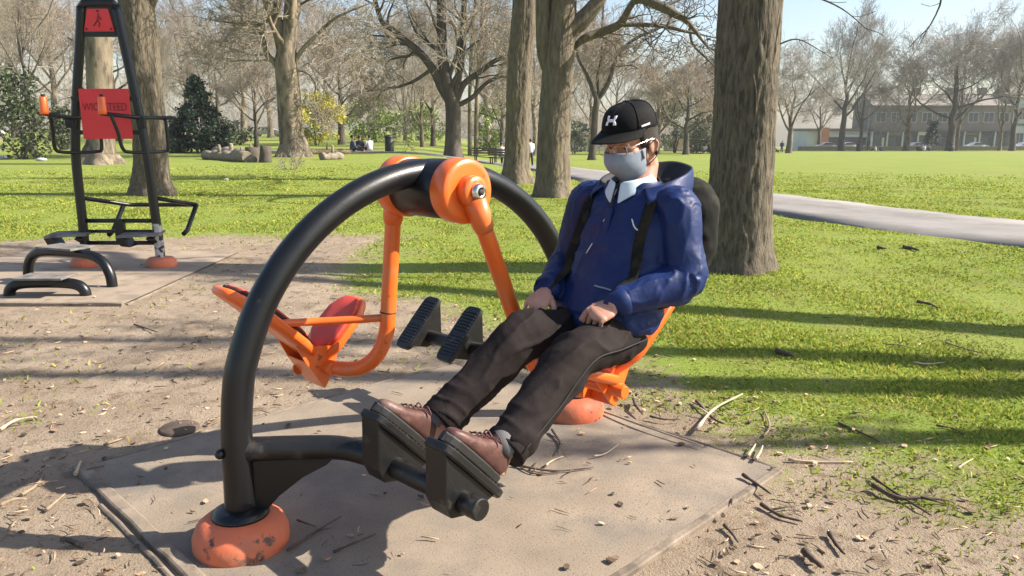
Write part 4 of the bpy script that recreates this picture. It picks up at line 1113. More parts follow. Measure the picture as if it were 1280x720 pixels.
me.transform(Matrix.Translation(V((-.005, -.0538, 1.455))) @ Matrix.Rotation(R(90), 4, 'X') @ Matrix.Scale(k, 4, V((1, 0, 0))))
me.materials.clear(); me.materials.append(MATS['dark_letter'])
o = bpy.data.objects.new('lettering', me); COL.objects.link(o); o.parent = rp
# two hand levers: long bar through the post, bent brace under it, upright orange grip
for s, x0, zz in ((-1, -.325, 1.392), (1, .285, 1.392)):
    w = V((-.82, -.56, .10)); b = V((x0, -.055, zz))
    front = b + V((-.20, -.27, .035)); rear = b + V((.20, .28, .0))
    if s < 0: front = b + V((-.10, -.27, .035)); rear = b + V((.22, .20, .0))
    mb = MB(); mb.tube([front, b, rear], .019, 12); lv = mb.build('lever_bar', 'black_paint', fm)
    f1 = front.lerp(b, .28); r1 = rear.lerp(b, .22)
    mb = MB(); mb.tube(arc_pts([f1, f1.lerp(V((b.x - .10, b.y - .12, 1.16)), .55), V((b.x - .105, b.y - .12, 1.12)), V((b.x - .07, b.y - .06, 1.085)), V((b.x + .06, b.y + .06, 1.08)), V((r1.x - .035, r1.y - .03, 1.085)), V((r1.x, r1.y, 1.12)), r1], 5), .016, 12); mb.build('brace', 'black_paint', lv)
    mb = MB(); g0 = front + V((.02, .012, .0)); mb.tube([g0 + V((0, 0, -.01)), g0 + V((0, 0, .012)), g0 + V((.004, 0, .135)), g0 + V((.004, 0, .14))], [.034, .036, .030, .026], 14); gr = mb.build('grip', 'orange_paint', lv)
    mb = MB(); mb.tube([g0 + V((.004, 0, .14)), g0 + V((.004, 0, .162))], .016, 10); mb.build('grip_core', 'black_paint', gr)
    mb = MB(); mb.box((posts[s][2][0], -.035, 1.35), (.075, .05, .10), bev=.006); mb.build('lever_clamp', 'black_paint', fm)
# low step frame between and behind the posts
for z, r_ in ((.445, .020), (.345, .016), (.235, .020)):
    mb = MB(); mb.tube([V((-.352, 0, z)), V((.342, 0, z))], r_, 12); mb.build('cross_bar', 'black_paint', fm)
mb = MB(); mb.box((.0, -.012, .34), (.085, .05, .24), bev=.004); mb.build('gear_box', 'black_paint', fm)
mb = MB(); mb.tube(arc_pts([V((-.345, .0, .66)), V((-.16, .20, .60)), V((-.06, .32, .565)), V((.02, .36, .56))], 5) + [V((.58, .36, .56))], .020, 12)
mb.tube([V((.34, 0, .66)), V((.58, .36, .56))], .020, 12); mb.build('rear_rail', 'black_paint', fm)
for x, y in ((-.10, .29), (.585, .36)):
    mb = MB(); mb.tube([V((x, y, .565)), V((x - .045, y - .16, .33)), V((x - .06, y - .22, .30))], .022, 10); mb.build('rail_strut', 'black_paint', fm)
for s, x in ((-1, -.47), (1, .20)):
    mb = MB(); mb.prism([V((x - .17, -.16, .300)), V((x + .19, -.10, .312)), V((x + .19, .06, .330)), V((x - .15, .02, .325))], (0, 0, .02)); st = mb.build('step_plate', 'worn_plate', fm)
    mb = MB(); mb.prism([V((x - .175, -.16, .298)), V((x - .10, -.155, .298)), V((x - .06, -.15, .215)), V((x - .14, -.158, .225))], (0, .15, 0)); mb.build('step_pad', 'black_paint', st)
    mb = MB(); mb.tube([V((x + .06, -.05, .295)), V((x + (.12 if s < 0 else .14), -.02, .25))], .026, 10); mb.build('step_arm', 'black_paint', st)

# ================================================================== STEPPING ARCHES in front of the far frame
def step_arch(name, label, pa, pb, h, plate_w, flat):
    a, b = V(pa), V(pb); c = (a + b) / 2
    t = thing(name, label, 'step', (c.x, c.y, 0.012), math.atan2(b.y - a.y, b.x - a.x), 'stepping arches')
    L_ = (b - a).length / 2
    mb = MB(); P = [V((-L_, 0, -.02)), V((-L_ * .965, 0, h * .42)), V((-L_ * .80, 0, h * .83)), V((-L_ * flat, 0, h)), V((L_ * flat, 0, h)), V((L_ * .80, 0, h * .83)), V((L_ * .965, 0, h * .42)), V((L_, 0, -.02))]
    mb.tube(arc_pts(P, 6), .042, 16); mb.build('arch', 'black_paint', t)
    mb = MB(); mb.box((-.0, 0, h + .050), (plate_w, .24, .018), bev=.004); mb.build('tread', 'worn_plate', t)
    mb = MB(); mb.box((-.0, 0, h + .030), (plate_w * .8, .10, .022), bev=.003); mb.build('tread_bracket', 'black_paint', t)
step_arch('step_arch', 'larger black stepping arch with a worn grey tread standing at the left', G(36, 350), G(141, 360), .255, .40, .45)
step_arch('step_arch', 'small low black stepping arch with a worn tread at the left', G(12, 371), G(108, 371), .10, .38, .42)
# ================================================================== TREES
class TreeMB:
    """collects tubes as plain lists (many thousands of twigs)"""
    def __init__(s): s.v = []; s.f = []
    def tube(s, pts, rad, n):
        o = len(s.v); N = len(pts)
        t0 = (pts[1] - pts[0]).normalized()
        nrm = t0.orthogonal().normalized()
        ca = [(math.cos(2 * math.pi * k / n), math.sin(2 * math.pi * k / n)) for k in range(n)]
        for i in range(N):
            t = (pts[min(i + 1, N - 1)] - pts[max(i - 1, 0)])
            t = t.normalized() if t.length > 1e-9 else t0
            nrm = nrm - t * nrm.dot(t); nrm = nrm.normalized() if nrm.length > 1e-6 else t.orthogonal().normalized()
            b = t.cross(nrm); r = rad[i]
            for c, q in ca: s.v.append(pts[i] + nrm * (c * r) + b * (q * r))
        for i in range(N - 1):
            for k in range(n):
                k2 = (k + 1) % n
                s.f.append((o + i * n + k, o + i * n + k2, o + (i + 1) * n + k2, o + (i + 1) * n + k))
    def mesh(s, name):
        me = fast_mesh(name, np.array([tuple(p) for p in s.v], dtype=np.float32), np.array(s.f, dtype=np.int32).ravel(), 4, smooth=True)
        return me

def rvec(rng):
    return V((rng.gauss(0, 1), rng.gauss(0, 1), rng.gauss(0, 1)))

def trunk_tube(T, pts, rad, n, flare=0.0, seed=0.0, bark=0.0):
    """a thick stem with uneven girth, fissured bark, and roots spreading at the foot"""
    if bark:
        L_ = [0]
        for a_, b_ in zip(pts[:-1], pts[1:]): L_.append(L_[-1] + (b_ - a_).length)
        top = min(L_[-1], 4.5); ss = list(np.arange(0, top, .03)) + list(np.arange(top, L_[-1], .3))
        A_ = np.array([tuple(p) for p in pts]); pts = [V((np.interp(q, L_, A_[:, 0]), np.interp(q, L_, A_[:, 1]), np.interp(q, L_, A_[:, 2]))) for q in ss]; rad = list(np.interp(ss, L_, rad)); n = 110
    o = len(T.v); N = len(pts)
    nrm = V((1, 0, 0))
    for i in range(N):
        t = (pts[min(i + 1, N - 1)] - pts[max(i - 1, 0)]).normalized()
        nrm = (nrm - t * nrm.dot(t)).normalized(); b = t.cross(nrm)
        z = pts[i].z - pts[0].z
        for k in range(n):
            a = 2 * math.pi * k / n
            w = noise.noise(V((math.cos(a) * 1.6 + seed, math.sin(a) * 1.6, z * .45 + seed)))
            w2 = noise.noise(V((math.cos(a) * 4 + seed, math.sin(a) * 4, z * 1.1)))
            fl = flare * math.exp(-max(0, z + .1) / (rad[0] * 1.0)) * (1 + .65 * math.sin(a * 5 + seed * 3) + .3 * math.sin(a * 3 + seed))
            r = rad[i] * (1 + .10 * w + .05 * w2 + fl)
            if bark:
                q = V((math.cos(a) * r * 26 + seed, math.sin(a) * r * 26, z * 3.6 + .6 * w2))
                r += bark * (min(1.0, abs(noise.noise(q)) * 3.2) - .55) + bark * .5 * noise.noise(q * 2.7 + V((0, 0, z * 5)))
            T.v.append(pts[i] + nrm * (math.cos(a) * r) + b * (math.sin(a) * r))
    for i in range(N - 1):
        for k in range(n):
            k2 = (k + 1) % n
            T.f.append((o + i * n + k, o + i * n + k2, o + (i + 1) * n + k2, o + (i + 1) * n + k))

def grow(T, C, rng, p, d, L, r, lvl, P):
    maxl = P['levels']
    n = 5 if lvl < 2 else (4 if lvl < maxl - 1 else 3)
    seg = L / n; pts = [p]; dd = d.normalized(); wig = P.get('wig', .16) * (1 + .25 * lvl)
    for i in range(n):
        dd = (dd + rvec(rng) * wig * .6 + V((0, 0, P.get('up', .08)))).normalized()
        if lvl >= maxl - 1: dd = (dd + V((0, 0, -P.get('droop', 0.0)))).normalized()
        pts.append(pts[-1] + dd * seg)
    rmin = P.get('rmin', .006)
    rad = [max(rmin, r * (1 - .62 * i / n)) for i in range(n + 1)]
    (T if r > P.get('rsplit', .05) else C).tube(pts, rad, 8 if r > .12 else (6 if r > .05 else (4 if r > .022 else 3)))
    if lvl >= maxl: return
    kids = P['kids'][min(lvl, len(P['kids']) - 1)]
    for k in range(kids):
        f = .28 + .72 * (k + rng.random()) / kids
        i = min(n - 1, int(f * n)); q = pts[i].lerp(pts[i + 1], f * n - i)
        ax = (pts[i + 1] - pts[i]).normalized()
        side = rvec(rng); side = (side - ax * side.dot(ax)); side = side.normalized() if side.length > .01 else ax.orthogonal()
        ang = R(P.get('ang', 42) + rng.uniform(-14, 16))
        nd = ax * math.cos(ang) + side * math.sin(ang)
        rr = r * (1 - .62 * f) * rng.uniform(.50, .72)
        grow(T, C, rng, q, nd, L * rng.uniform(.48, .74) * (1.05 - .25 * f), max(rmin, rr), lvl + 1, P)
    # leader carries on
    grow(T, C, rng, pts[-1], (pts[-1] - pts[-2]), L * .55, max(rmin, rad[-1] * .9), lvl + 1, P)

def sub(T, C, rng, path, r0, r1, n, L, P, f0=.2, lvl=1):
    """side branches along an explicit limb"""
    N = len(path) - 1
    for k in range(n):
        f = f0 + (1 - f0) * (k + rng.random()) / n
        i = min(N - 1, int(f * N)); q = path[i].lerp(path[i + 1], f * N - i); ax = (path[i + 1] - path[i]).normalized()
        side = rvec(rng); side = (side - ax * side.dot(ax)).normalized(); ang = R(P.get('ang', 45) + rng.uniform(-15, 20))
        grow(T, C, rng, q, ax * math.cos(ang) + side * math.sin(ang), L * rng.uniform(.6, 1.1) * (1.15 - .5 * f), (r0 + (r1 - r0) * f) * rng.uniform(.35, .6), lvl, P)

def bare_tree(seed, H, r0, clear, n_limb, P, lean=(0, 0), flare=.45, nseg=16):
    rng = random.Random(seed); T, C = TreeMB(), TreeMB()
    m = 9; pts = []; rad = []
    top = H * P.get('stem', .62)
    for i in range(m + 1):
        z = -.15 + (top + .15) * (i / m) ** 1.15
        pts.append(V((lean[0] * z / top + .10 * r0 * rng.gauss(0, 1) * i * .5, lean[1] * z / top + .10 * r0 * rng.gauss(0, 1) * i * .5, z)))
        rad.append(r0 * (1 - .30 * min(1, z / clear) * (z < clear) if z < clear else .70 - .50 * (z - clear) / max(.1, top - clear)))
    path = arc_pts(pts, 3); rr = list(np.interp(np.linspace(0, 1, len(path)), np.linspace(0, 1, len(rad)), rad))
    trunk_tube(T, path, rr, nseg, flare, seed * 1.37)
    for k in range(n_limb):
        f = (clear + (top - clear) * (k + .3 * rng.random()) / n_limb) / top
        i = min(len(path) - 2, int(max(0, f) ** (1 / 1.15) * (len(path) - 1)))
        q = path[i]; a = k * 2.4 + rng.uniform(-.5, .5); el = R(P.get('el', 38) + rng.uniform(-14, 18) + 18 * k / n_limb)
        grow(T, C, rng, q, V((math.cos(a) * math.cos(el), math.sin(a) * math.cos(el), math.sin(el))), (H - q.z) * rng.uniform(.42, .58), rr[i] * rng.uniform(.45, .62), 1, P)
    grow(T, C, rng, path[-1], V((0, 0, 1)), (H - top) * .7, rr[-1], 1, P)
    return T, C

PB = dict(levels=5, kids=[5, 5, 5, 4, 4], wig=.17, up=.06, ang=42, rmin=.009, rsplit=.07)
def make_tree(name, label, cat, T, C, mt, mtw, loc, rz=0.0, group=None, sc=1.0):
    t = thing(name, label, cat, loc, rz, group)
    if sc != 1: t.scale = (sc,) * 3
    link('trunk', T.mesh('trunk'), mt, t)
    if C.v: link('crown', C.mesh('crown'), mtw, t)
    return t

# ---- the near trunk at the right: only the stem shows, its limbs are above the frame
def limb_tree(seed, base, stems, P, name, label, mt, mtw, group=None, extra=()):
    """stems: list of (points in metres relative to base, radii, number of side branches, their length)"""
    rng = random.Random(seed); T, C = TreeMB(), TreeMB()
    for j, st in enumerate(stems):
        pts, rad, nb, bl, f0 = st[:5]; lv = st[5] if len(st) > 5 else 1
        path = arc_pts([V(p) for p in pts], 5); rr = list(np.interp(np.linspace(0, 1, len(path)), np.linspace(0, 1, len(rad)), rad))
        if j == 0: trunk_tube(T, path, rr, 40 if rad[0] > .25 and base.y < 20 else 20, P.get('flare', .35), seed, P.get('bark', 0.0))
        else: T.tube(path, rr, 12 if rad[0] > .06 else 7)
        if nb: sub(T, C, rng, path, rad[0], rad[-1], nb, bl, P, f0, lv)
        if rad[-1] < .2 and nb: grow(T, C, rng, path[-1], path[-1] - path[-2], bl * .7, rad[-1], max(2, lv), P)
    t = make_tree(name, label, 'tree', T, C, mt, mtw, base, group=group)
    return t
TG = 'bare trees in the park'
b = G(919, 336)
big = limb_tree(3, b, [([(0, 0, -.2), (0, 0, .0), (.0, 0, .12), (.0, 0, .3), (.0, .0, .7), (.01, .02, 1.4), (.0, .03, 2.4), (.02, .05, 4.2), (.0, .0, 6.2), (-.1, -.05, 8.5), (.1, .1, 11)], [.335, .33, .315, .298, .282, .270, .262, .25, .22, .15, .05], 0, 0, 0),
        ([(.1, .05, 4.2), (1.2, .4, 5.6), (2.8, .9, 7.2), (4.0, 1.4, 9.4)], [.13, .11, .08, .04], 7, 2.4, .2),
        ([(.08, .0, 5.2), (-1.0, -.7, 6.6), (-2.4, -1.2, 8.4), (-3.1, -1.5, 10.5)], [.13, .10, .07, .03], 7, 2.4, .2),
        ([(.05, 0, 6.5), (.3, 1.3, 8), (.6, 2.6, 9.6)], [.11, .08, .04], 6, 2.0, .2),
        ([(.1, .0, 3.8), (.7, -.3, 3.45), (1.25, -.5, 2.75), (1.38, -.55, 2.35), (1.22, -.6, 1.98)], [.045, .03, .016, .009, .003], 6, .32, .4, 4),
        ([(.22, -.08, 2.45), (.45, -.14, 2.42), (.72, -.2, 2.30), (.98, -.22, 2.10)], [.014, .009, .006, .0025], 5, .25, .2, 4),
        ([(.24, -.05, 2.02), (.40, -.10, 2.06), (.62, -.12, 1.95)], [.008, .006, .003], 3, .15, .3, 4),
        ([(-.06, -.25, 2.7), (-.04, -.31, 2.3), (.0, -.33, 1.95)], [.006, .005, .002], 0, 0, 0), ([(.02, -.24, 2.75), (.05, -.31, 2.45), (.07, -.32, 2.1)], [.006, .005, .002], 0, 0, 0),
        ([(-.02, -.26, 1.75), (.0, -.30, 1.6), (.01, -.30, 1.4)], [.006, .005, .002], 0, 0, 0),
        ([(.1, .05, 7.5), (1.2, -.8, 9.2), (2.0, -1.4, 11)], [.09, .06, .03], 6, 1.9, .2)],
        dict(levels=4, kids=[4, 4, 4, 3], wig=.2, up=.04, ang=45, rmin=.003, rsplit=.05, flare=.36, bark=.011), 'bare_tree', 'largest bare tree trunk, standing right behind the seated man beside the path', 'bark_grey', 'twig_dark', TG)

# ---- forked mossy tree left of the man's head
b = G(690, 246); y = b.y
rel = lambda px, py, dy=0.0: at(px, py, y + dy) - b
limb_tree(5, b, [([(0, 0, -.2), (0, 0, .05), (0, 0, .35), rel(691, 190), rel(694, 120), rel(697, 80), rel(702, 30), rel(706, -30), rel(712, -110), rel(716, -240)], [.37, .36, .325, .315, .30, .29, .25, .22, .17, .09], 5, 3.0, .72),
        ([rel(690, 95), rel(681, 66), rel(679, 20), rel(678, -40), rel(668, -150)], [.15, .155, .15, .14, .06], 5, 2.6, .6),
        ([rel(702, 72), rel(712, 40), rel(728, 25), rel(745, 5), rel(765, -25), rel(800, -70)], [.17, .18, .17, .14, .10, .05], 5, 1.7, .55),
        ([rel(708, 68, .2), rel(722, 55, .1), rel(733, 47, 0), rel(752, 40, 0), rel(775, 30, -.3), rel(788, 8, -.5), rel(800, -6, -.6)], [.05, .06, .085, .085, .075, .06, .05], 5, 1.0, .3),
        ([rel(775, 31, -.3), rel(800, 31, -.3), rel(830, 33, -.5), rel(855, 39, -.6), rel(880, 44, -.7)], [.045, .045, .04, .03, .015], 6, .7, .1),
        ([rel(798, -4, -.6), rel(822, 6, -.7), rel(845, 18, -.9), rel(860, 28, -1), rel(885, 60, -1.2)], [.09, .09, .07, .05, .015], 6, .9, .2),
        ([rel(862, 35, -.6), rel(866, 55, -.6), rel(880, 70, -.7), rel(897, 86, -.8)], [.03, .025, .02, .01], 4, .5, .2)],
        dict(levels=3, kids=[4, 4, 4, 3], wig=.26, up=.0, ang=50, rmin=.006, rsplit=.05, flare=.30, bark=.010), 'bare_tree', 'thick trunk that forks into two stems above, nearest tree left of the man\'s head', 'bark_mossy', 'twig_dark', TG)

b = G(645, 229); y = b.y
limb_tree(7, b, [([(0, 0, -.2), (0, 0, .05), (0, 0, .4), rel(646, 190), rel(648, 140), rel(650, 80), rel(655, 30), rel(656, -30), rel(655, -160)], [.42, .40, .33, .32, .31, .30, .30, .29, .16], 5, 3.2, .75),
        ([rel(656, 0), rel(668, -40), rel(680, -120)], [.18, .16, .08], 5, 2.8, .3), ([rel(648, -8), rel(634, -40), rel(612, -120)], [.2, .16, .08], 5, 2.8, .3)],
        dict(levels=4, kids=[4, 4, 4, 3], wig=.2, up=.04, ang=45, rmin=.007, rsplit=.05, flare=.42, bark=.011), 'bare_tree', 'straight trunk with yellow moss, just left of the forked trunk', 'bark_mossy', 'twig_dark', TG)

b = G(191, 243); y = b.y
limb_tree(9, b, [([(0, 0, -.2), (0, 0, .05), (0, 0, .3), rel(189, 200), rel(185, 140), rel(179, 80), rel(173, 30), rel(169, -20), rel(160, -160)], [.41, .39, .335, .31, .30, .30, .315, .32, .2], 4, 3.4, .8),
        ([rel(176, 30), rel(196, -20), rel(220, -120)], [.10, .12, .08], 5, 3.0, .4)],
        dict(levels=4, kids=[4, 4, 4, 3], wig=.2, up=.04, ang=45, rmin=.007, rsplit=.05, flare=.28, bark=.014), 'bare_tree', 'thick ridged trunk standing directly behind the tall exercise frame', 'bark_grey', 'twig', TG)

b = G(128, 205); y = b.y
limb_tree(11, b, [([(0, 0, -.2), (0, 0, .05), (0, 0, .4), rel(127, 185), rel(125, 140), rel(124, 80), rel(121, 20), rel(119, -40), rel(118, -160)], [.62, .56, .46, .42, .42, .43, .46, .48, .28], 4, 5, .8),
        ([rel(119, 0), rel(98, -30), rel(70, -90)], [.2, .2, .1], 6, 4.5, .3)],
        dict(levels=4, kids=[4, 4, 5, 4], wig=.2, up=.04, ang=45, rmin=.009, rsplit=.06, flare=.75), 'bare_tree', 'pale trunk with spreading roots seen through the tall exercise frame', 'bark_plane', 'twig', TG)

b = G(367, 196); y = b.y
limb_tree(13, b, [([(0, 0, -.2), (0, 0, .05), (0, 0, .6), rel(364, 170), rel(361, 120), rel(358, 80), rel(360, 55), rel(363, 20), rel(364, -40), rel(368, -140)], [.75, .66, .56, .52, .50, .50, .38, .30, .24, .12], 6, 4.5, .6),
        ([rel(357, 75), rel(351, 45), rel(342, 18), rel(330, -15), rel(310, -90)], [.34, .32, .28, .22, .10], 7, 4.5, .35),
        ([rel(360, 92), rel(378, 62), rel(398, 42), rel(420, 22), rel(452, 8)], [.12, .10, .085, .065, .03], 8, 2.6, .2),
        ([rel(354, 98), rel(345, 80), rel(334, 68), rel(328, 45), rel(318, 33)], [.16, .15, .13, .09, .05], 6, 2.8, .3),
        ([rel(343, 22), rel(332, 26), rel(318, 33), rel(300, 30), rel(270, 26)], [.11, .09, .07, .05, .03], 6, 2.5, .2),
        ([rel(366, 88), rel(382, 90), rel(394, 104), rel(392, 125)], [.07, .06, .045, .02], 5, 1.6, .2)],
        dict(levels=4, kids=[4, 4, 5, 4], wig=.22, up=.02, ang=45, rmin=.011, rsplit=.06, flare=.4), 'bare_tree', 'tall sunlit plane tree forking high up, left of the arched frame', 'bark_plane', 'twig', TG)

b = G(566, 196); y = b.y
limb_tree(17, b, [([(0, 0, -.2), (0, 0, .05), (0, 0, .5), rel(566, 165), rel(566, 132), rel(560, 110), rel(553, 70), rel(552, 30), rel(551, -30), rel(548, -120)], [.52, .47, .42, .40, .40, .34, .27, .25, .2, .1], 7, 4, .5),
        ([rel(562, 128), rel(552, 110), rel(542, 88), rel(525, 66), rel(508, 52), rel(492, 38), rel(478, 28), rel(470, 5), rel(462, -30)], [.22, .24, .23, .2, .18, .15, .13, .12, .10], 12, 3.2, .3),
        ([rel(540, 86), rel(520, 100), rel(500, 108), rel(480, 112), rel(470, 125)], [.11, .09, .07, .05, .02], 8, 2.2, .2),
        ([rel(512, 70), rel(498, 72), rel(484, 78), rel(478, 100)], [.07, .06, .045, .02], 5, 1.8, .2),
        ([rel(568, 128), rel(574, 90), rel(578, 60), rel(580, 20), rel(580, -60)], [.24, .2, .19, .16, .1], 7, 3.6, .3),
        ([rel(570, 126), rel(580, 105), rel(600, 90), rel(620, 75), rel(642, 66), rel(665, 40)], [.2, .17, .15, .13, .09, .04], 8, 3, .2),
        ([rel(568, 134), rel(590, 122), rel(608, 104), rel(626, 96), rel(645, 97)], [.15, .13, .11, .09, .04], 7, 2.6, .2)],
        dict(levels=4, kids=[4, 4, 5, 4], wig=.22, up=.03, ang=45, rmin=.011, rsplit=.06, flare=.3), 'bare_tree', 'spreading bare tree with many stems directly above the machine hub', 'bark_dark', 'twig', TG)
b = G(590, 195); y = b.y
for k, (dx, lab) in enumerate(((-3, 'slim straight double stem, left one, right of the many stemmed tree'), (6, 'slim straight double stem, right one, right of the many stemmed tree'))):
    limb_tree(19 + k, b + V((dx / 25, .3 * k, 0)), [([(0, 0, -.2), (0, 0, .3), rel(590 + k, 120), rel(592 + k * 2, 60), rel(596 + k * 2, 10), rel(604 - k * 12, -80)], [.17, .15, .13, .12, .11, .05], 9, 2.6, .35)],
        dict(levels=4, kids=[4, 4, 4, 3], wig=.2, up=.06, ang=38, rmin=.011, rsplit=.06, flare=.2), 'bare_tree', lab, 'bark_plane', 'twig', TG)
b = G(740, 200); y = b.y
limb_tree(23, b, [([(0, 0, -.2), (0, 0, .05), (0, 0, .4), rel(742, 170), rel(744, 140), rel(746, 125), rel(740, 110), rel(733, 92), rel(722, 70), rel(718, 30)], [.34, .28, .23, .21, .21, .20, .13, .10, .08, .04], 8, 2.6, .5),
        ([rel(746, 126), rel(755, 114), rel(763, 98), rel(768, 80), rel(778, 62), rel(795, 48), rel(818, 38), rel(845, 26)], [.15, .15, .14, .13, .12, .10, .08, .04], 10, 2.4, .25),
        ([rel(748, 120), rel(747, 95), rel(752, 70), rel(752, 40), rel(756, -10)], [.1, .09, .08, .07, .03], 8, 2.4, .2),
        ([rel(770, 84), rel(790, 82), rel(806, 92), rel(822, 106)], [.05, .045, .035, .015], 6, 1.5, .1)],
        dict(levels=4, kids=[4, 4, 5, 4], wig=.24, up=.03, ang=45, rmin=.011, rsplit=.06, flare=.4), 'bare_tree', 'bare tree on the lawn just left of the black cap, forking low', 'bark_dark', 'twig_pink', TG)

# ---- stock of bare trees for the background
stock = []
for seed, H, r0, clear, nl, P, mt, mw in (
    (101, 15, .36, 3.4, 8, dict(PB, el=40), 'bark_plane', 'twig'), (102, 17, .40, 4.2, 9, dict(PB, el=48, up=.10), 'bark_dark', 'twig'),
    (103, 12, .30, 2.6, 9, dict(PB, el=30, wig=.24, up=.05), 'bark_dark', 'twig_pink'), (104, 16, .34, 3.0, 9, dict(PB, el=55, ang=34, up=.12), 'bark_plane', 'twig'),
    (105, 11, .28, 2.2, 8, dict(PB, el=34, wig=.20), 'bark_grey', 'twig'), (106, 18, .42, 4.8, 8, dict(PB, el=42, up=.09), 'bark_plane', 'twig_pink')):
    T, C = bare_tree(seed, H, r0, clear, nl, P)
    stock.append((T.mesh('trunk'), C.mesh('crown'), mt, mw, H))
for tm, cm, mt, mw, H in stock: tm.materials.append(MATS[mt]); cm.materials.append(MATS[mw])
def place(k, px, dist, top_px, rz, label, base_py=None, base=None, sx=1.0):
    """a stock tree: stands dist metres off under column px, reaching up to row top_px"""
    x = (px - 640) / FPX * (dist * cs + 0.0) * 1.0 / cs * (cs + 0.0)
    x = (px - 640) / FPX * dist * 1.02
    z = gz(x, dist)
    H = CAM_H + (HOR - top_px) / FPX * dist * 1.0 - z
    s = H / stock[k][4]
    t = thing('bare_tree', label, 'tree', (x, dist, z), rz, TG); t.scale = (s * sx, s * sx, s)
    for nm, me in (('trunk', stock[k][0]), ('crown', stock[k][1])):
        o = link(nm, me, None, t)
        if px > 960 and nm == 'crown': o.material_slots[0].link = 'OBJECT'; o.material_slots[0].material = MATS['twig_grey']
    return t
spots = [
 # right hand field edge
 (1, 1037, 132, 22, .3, 'wide bare tree, first tall one right of the big trunk beyond the field', 1.05),
 (4, 1060, 140, 60, 1.3, 'slimmer bare tree close behind the first tall field tree', .8),
 (0, 1116, 136, 55, 2.2, 'bare tree in front of the brown shops, right of the slim pale pole', 1.2),
 (2, 1168, 134, 24, .9, 'broad bare tree with low forked limbs in front of the shops', 1.25),
 (3, 1176, 142, 40, 4.0, 'bare tree half hidden by the broad low forked tree', .7),
 (3, 1228, 138, 48, 3.2, 'thin bare tree left of the pale house', .7),
 (1, 1243, 133, 22, 5.1, 'tall bare tree in front of the pale house at the right edge', .9),
 (4, 1010, 150, 95, .2, 'small reddish bare tree before the orange brick end wall', 1.0),
 (4, 974, 95, 62, 2.9, 'low bushy bare tree against the right side of the big trunk', 1.15),
 (5, 1300, 140, 30, 1.2, 'bare tree cut by the right frame edge', 1.0),
 # middle distance left of the big trunk
 (2, 435, 62, 28, .5, 'dark pollarded bare tree with a fan of shoots, right of the tall plane tree', 1.25),
 (4, 532, 58, 70, 2.0, 'bare tree with low crooked limbs left of the many stemmed tree', 1.1),
 (1, 545, 66, 10, 3.1, 'bare tree close behind the many stemmed tree', .8),
 (4, 332, 44, 60, 4.4, 'low forked bare tree just left of the tall plane tree', 1.0),
 (0, 318, 70, 0, 5.2, 'bare tree right of the dark evergreen', 1.0),
 (3, 213, 60, 30, .8, 'slender bare tree right of the ridged trunk', .8),
 (1, 62, 40, -60, 1.9, 'thin dark trunk rising from the ivy bush at the left', .55),
 (0, 20, 75, -40, 2.7, 'bare tree at the far left edge', 1.0),
 (5, 95, 85, -30, 3.9, 'bare tree behind the left edge of the tall exercise frame', 1.0),
 (2, 165, 80, -10, 1.0, 'bare tree behind the red sign panel', 1.2),
 (5, 255, 92, -20, 2.4, 'tall bare tree behind the dark evergreen', 1.0),
 (3, 512, 84, 20, 3.5, 'slender bare tree between the dark pollard and the many stemmed tree', .9),
 (5, 610, 88, -20, .7, 'bare tree far behind the slim double stem', 1.0),
 (2, 628, 64, 60, 4.9, 'low bare tree left of the mossy straight trunk', 1.0),
 (0, 668, 72, 10, 1.6, 'bare tree seen between the two mossy trunks', .9),
 (2, 700, 100, 40, 2.9, 'bare tree far behind the forked trunk', 1.1),
 (5, 765, 105, 55, 3.3, 'bare tree far behind the black cap', 1.0),
 (4, 815, 85, 70, 5.0, 'twiggy bare tree just right of the black cap', 1.3),
 (2, 850, 80, 60, .4, 'twiggy bare tree left of the big trunk', 1.2),
 (0, 880, 110, 60, 1.1, 'bare tree touching the left side of the big trunk', 1.0),
 (4, 290, 80, 30, 1.7, 'bare tree over the log pile', 1.1),
 (3, 350, 105, -10, 3.0, 'slender bare tree far behind the tall plane tree', 1.0),
 (1, 420, 120, 5, 4.1, 'bare tree in the far row above the yellow blossom', 1.0),
 (2, 45, 105, -20, 4.6, 'bare tree in the far row above the ivy bush', 1.2),
 (1, -25, 60, -40, 1.4, 'bare tree cut by the left frame edge', 1.0),
 (3, 735, 115, 30, .9, 'slender bare tree in the far row left of the cap', 1.0),
]
for k, px, dist, top, rz, lab, sx in spots: place(k, px, dist, top, rz, lab, sx=sx)
# branching tree outside the frame at the right: its stems throw the stripes across the lawn
P_ = dict(levels=4, kids=[3, 3, 3, 2], wig=.18, up=.08, ang=36, rmin=.008, rsplit=.05, flare=.3)
limb_tree(41, V((8.0, 3.5, 0)), [([(0, 0, -.2), (0, -.0, .1), (0, -.02, .6), (-.1, .06, 1.3), (.0, .15, 2.6), (.0, .22, 3.9), (.1, .3, 5.4), (.2, .42, 7.2), (.2, .5, 9.2)], [.36, .33, .30, .22, .16, .15, .12, .09, .04], 5, 1.1, .75),
        ([(0, 0, .7), (0, .35, 1.5), (0, .9, 2.6), (0, 1.45, 3.9), (.0, 2.08, 5.5), (.1, 2.9, 7.2), (.2, 3.4, 8.6)], [.18, .18, .17, .15, .14, .11, .05], 4, 1.2, .8),
        ([(0, .05, .9), (0, .2, 1.8), (0, .45, 2.9), (0, .60, 3.9), (.0, .85, 5.2), (.2, 1.05, 7.0), (.1, 1.2, 9.0)], [.17, .16, .14, .13, .11, .09, .04], 5, 1.1, .75),
        ([(0, -.05, .7), (0, -.14, 1.7), (0, -.25, 2.8), (0, -.35, 3.9), (0, -.42, 4.8), (.1, -.5, 5.7)], [.15, .14, .12, .11, .09, .03], 3, .8, .8)],
        P_, 'bare_tree', 'bare tree beyond the right edge whose stems shade the lawn in stripes', 'bark_grey', 'twig', TG)
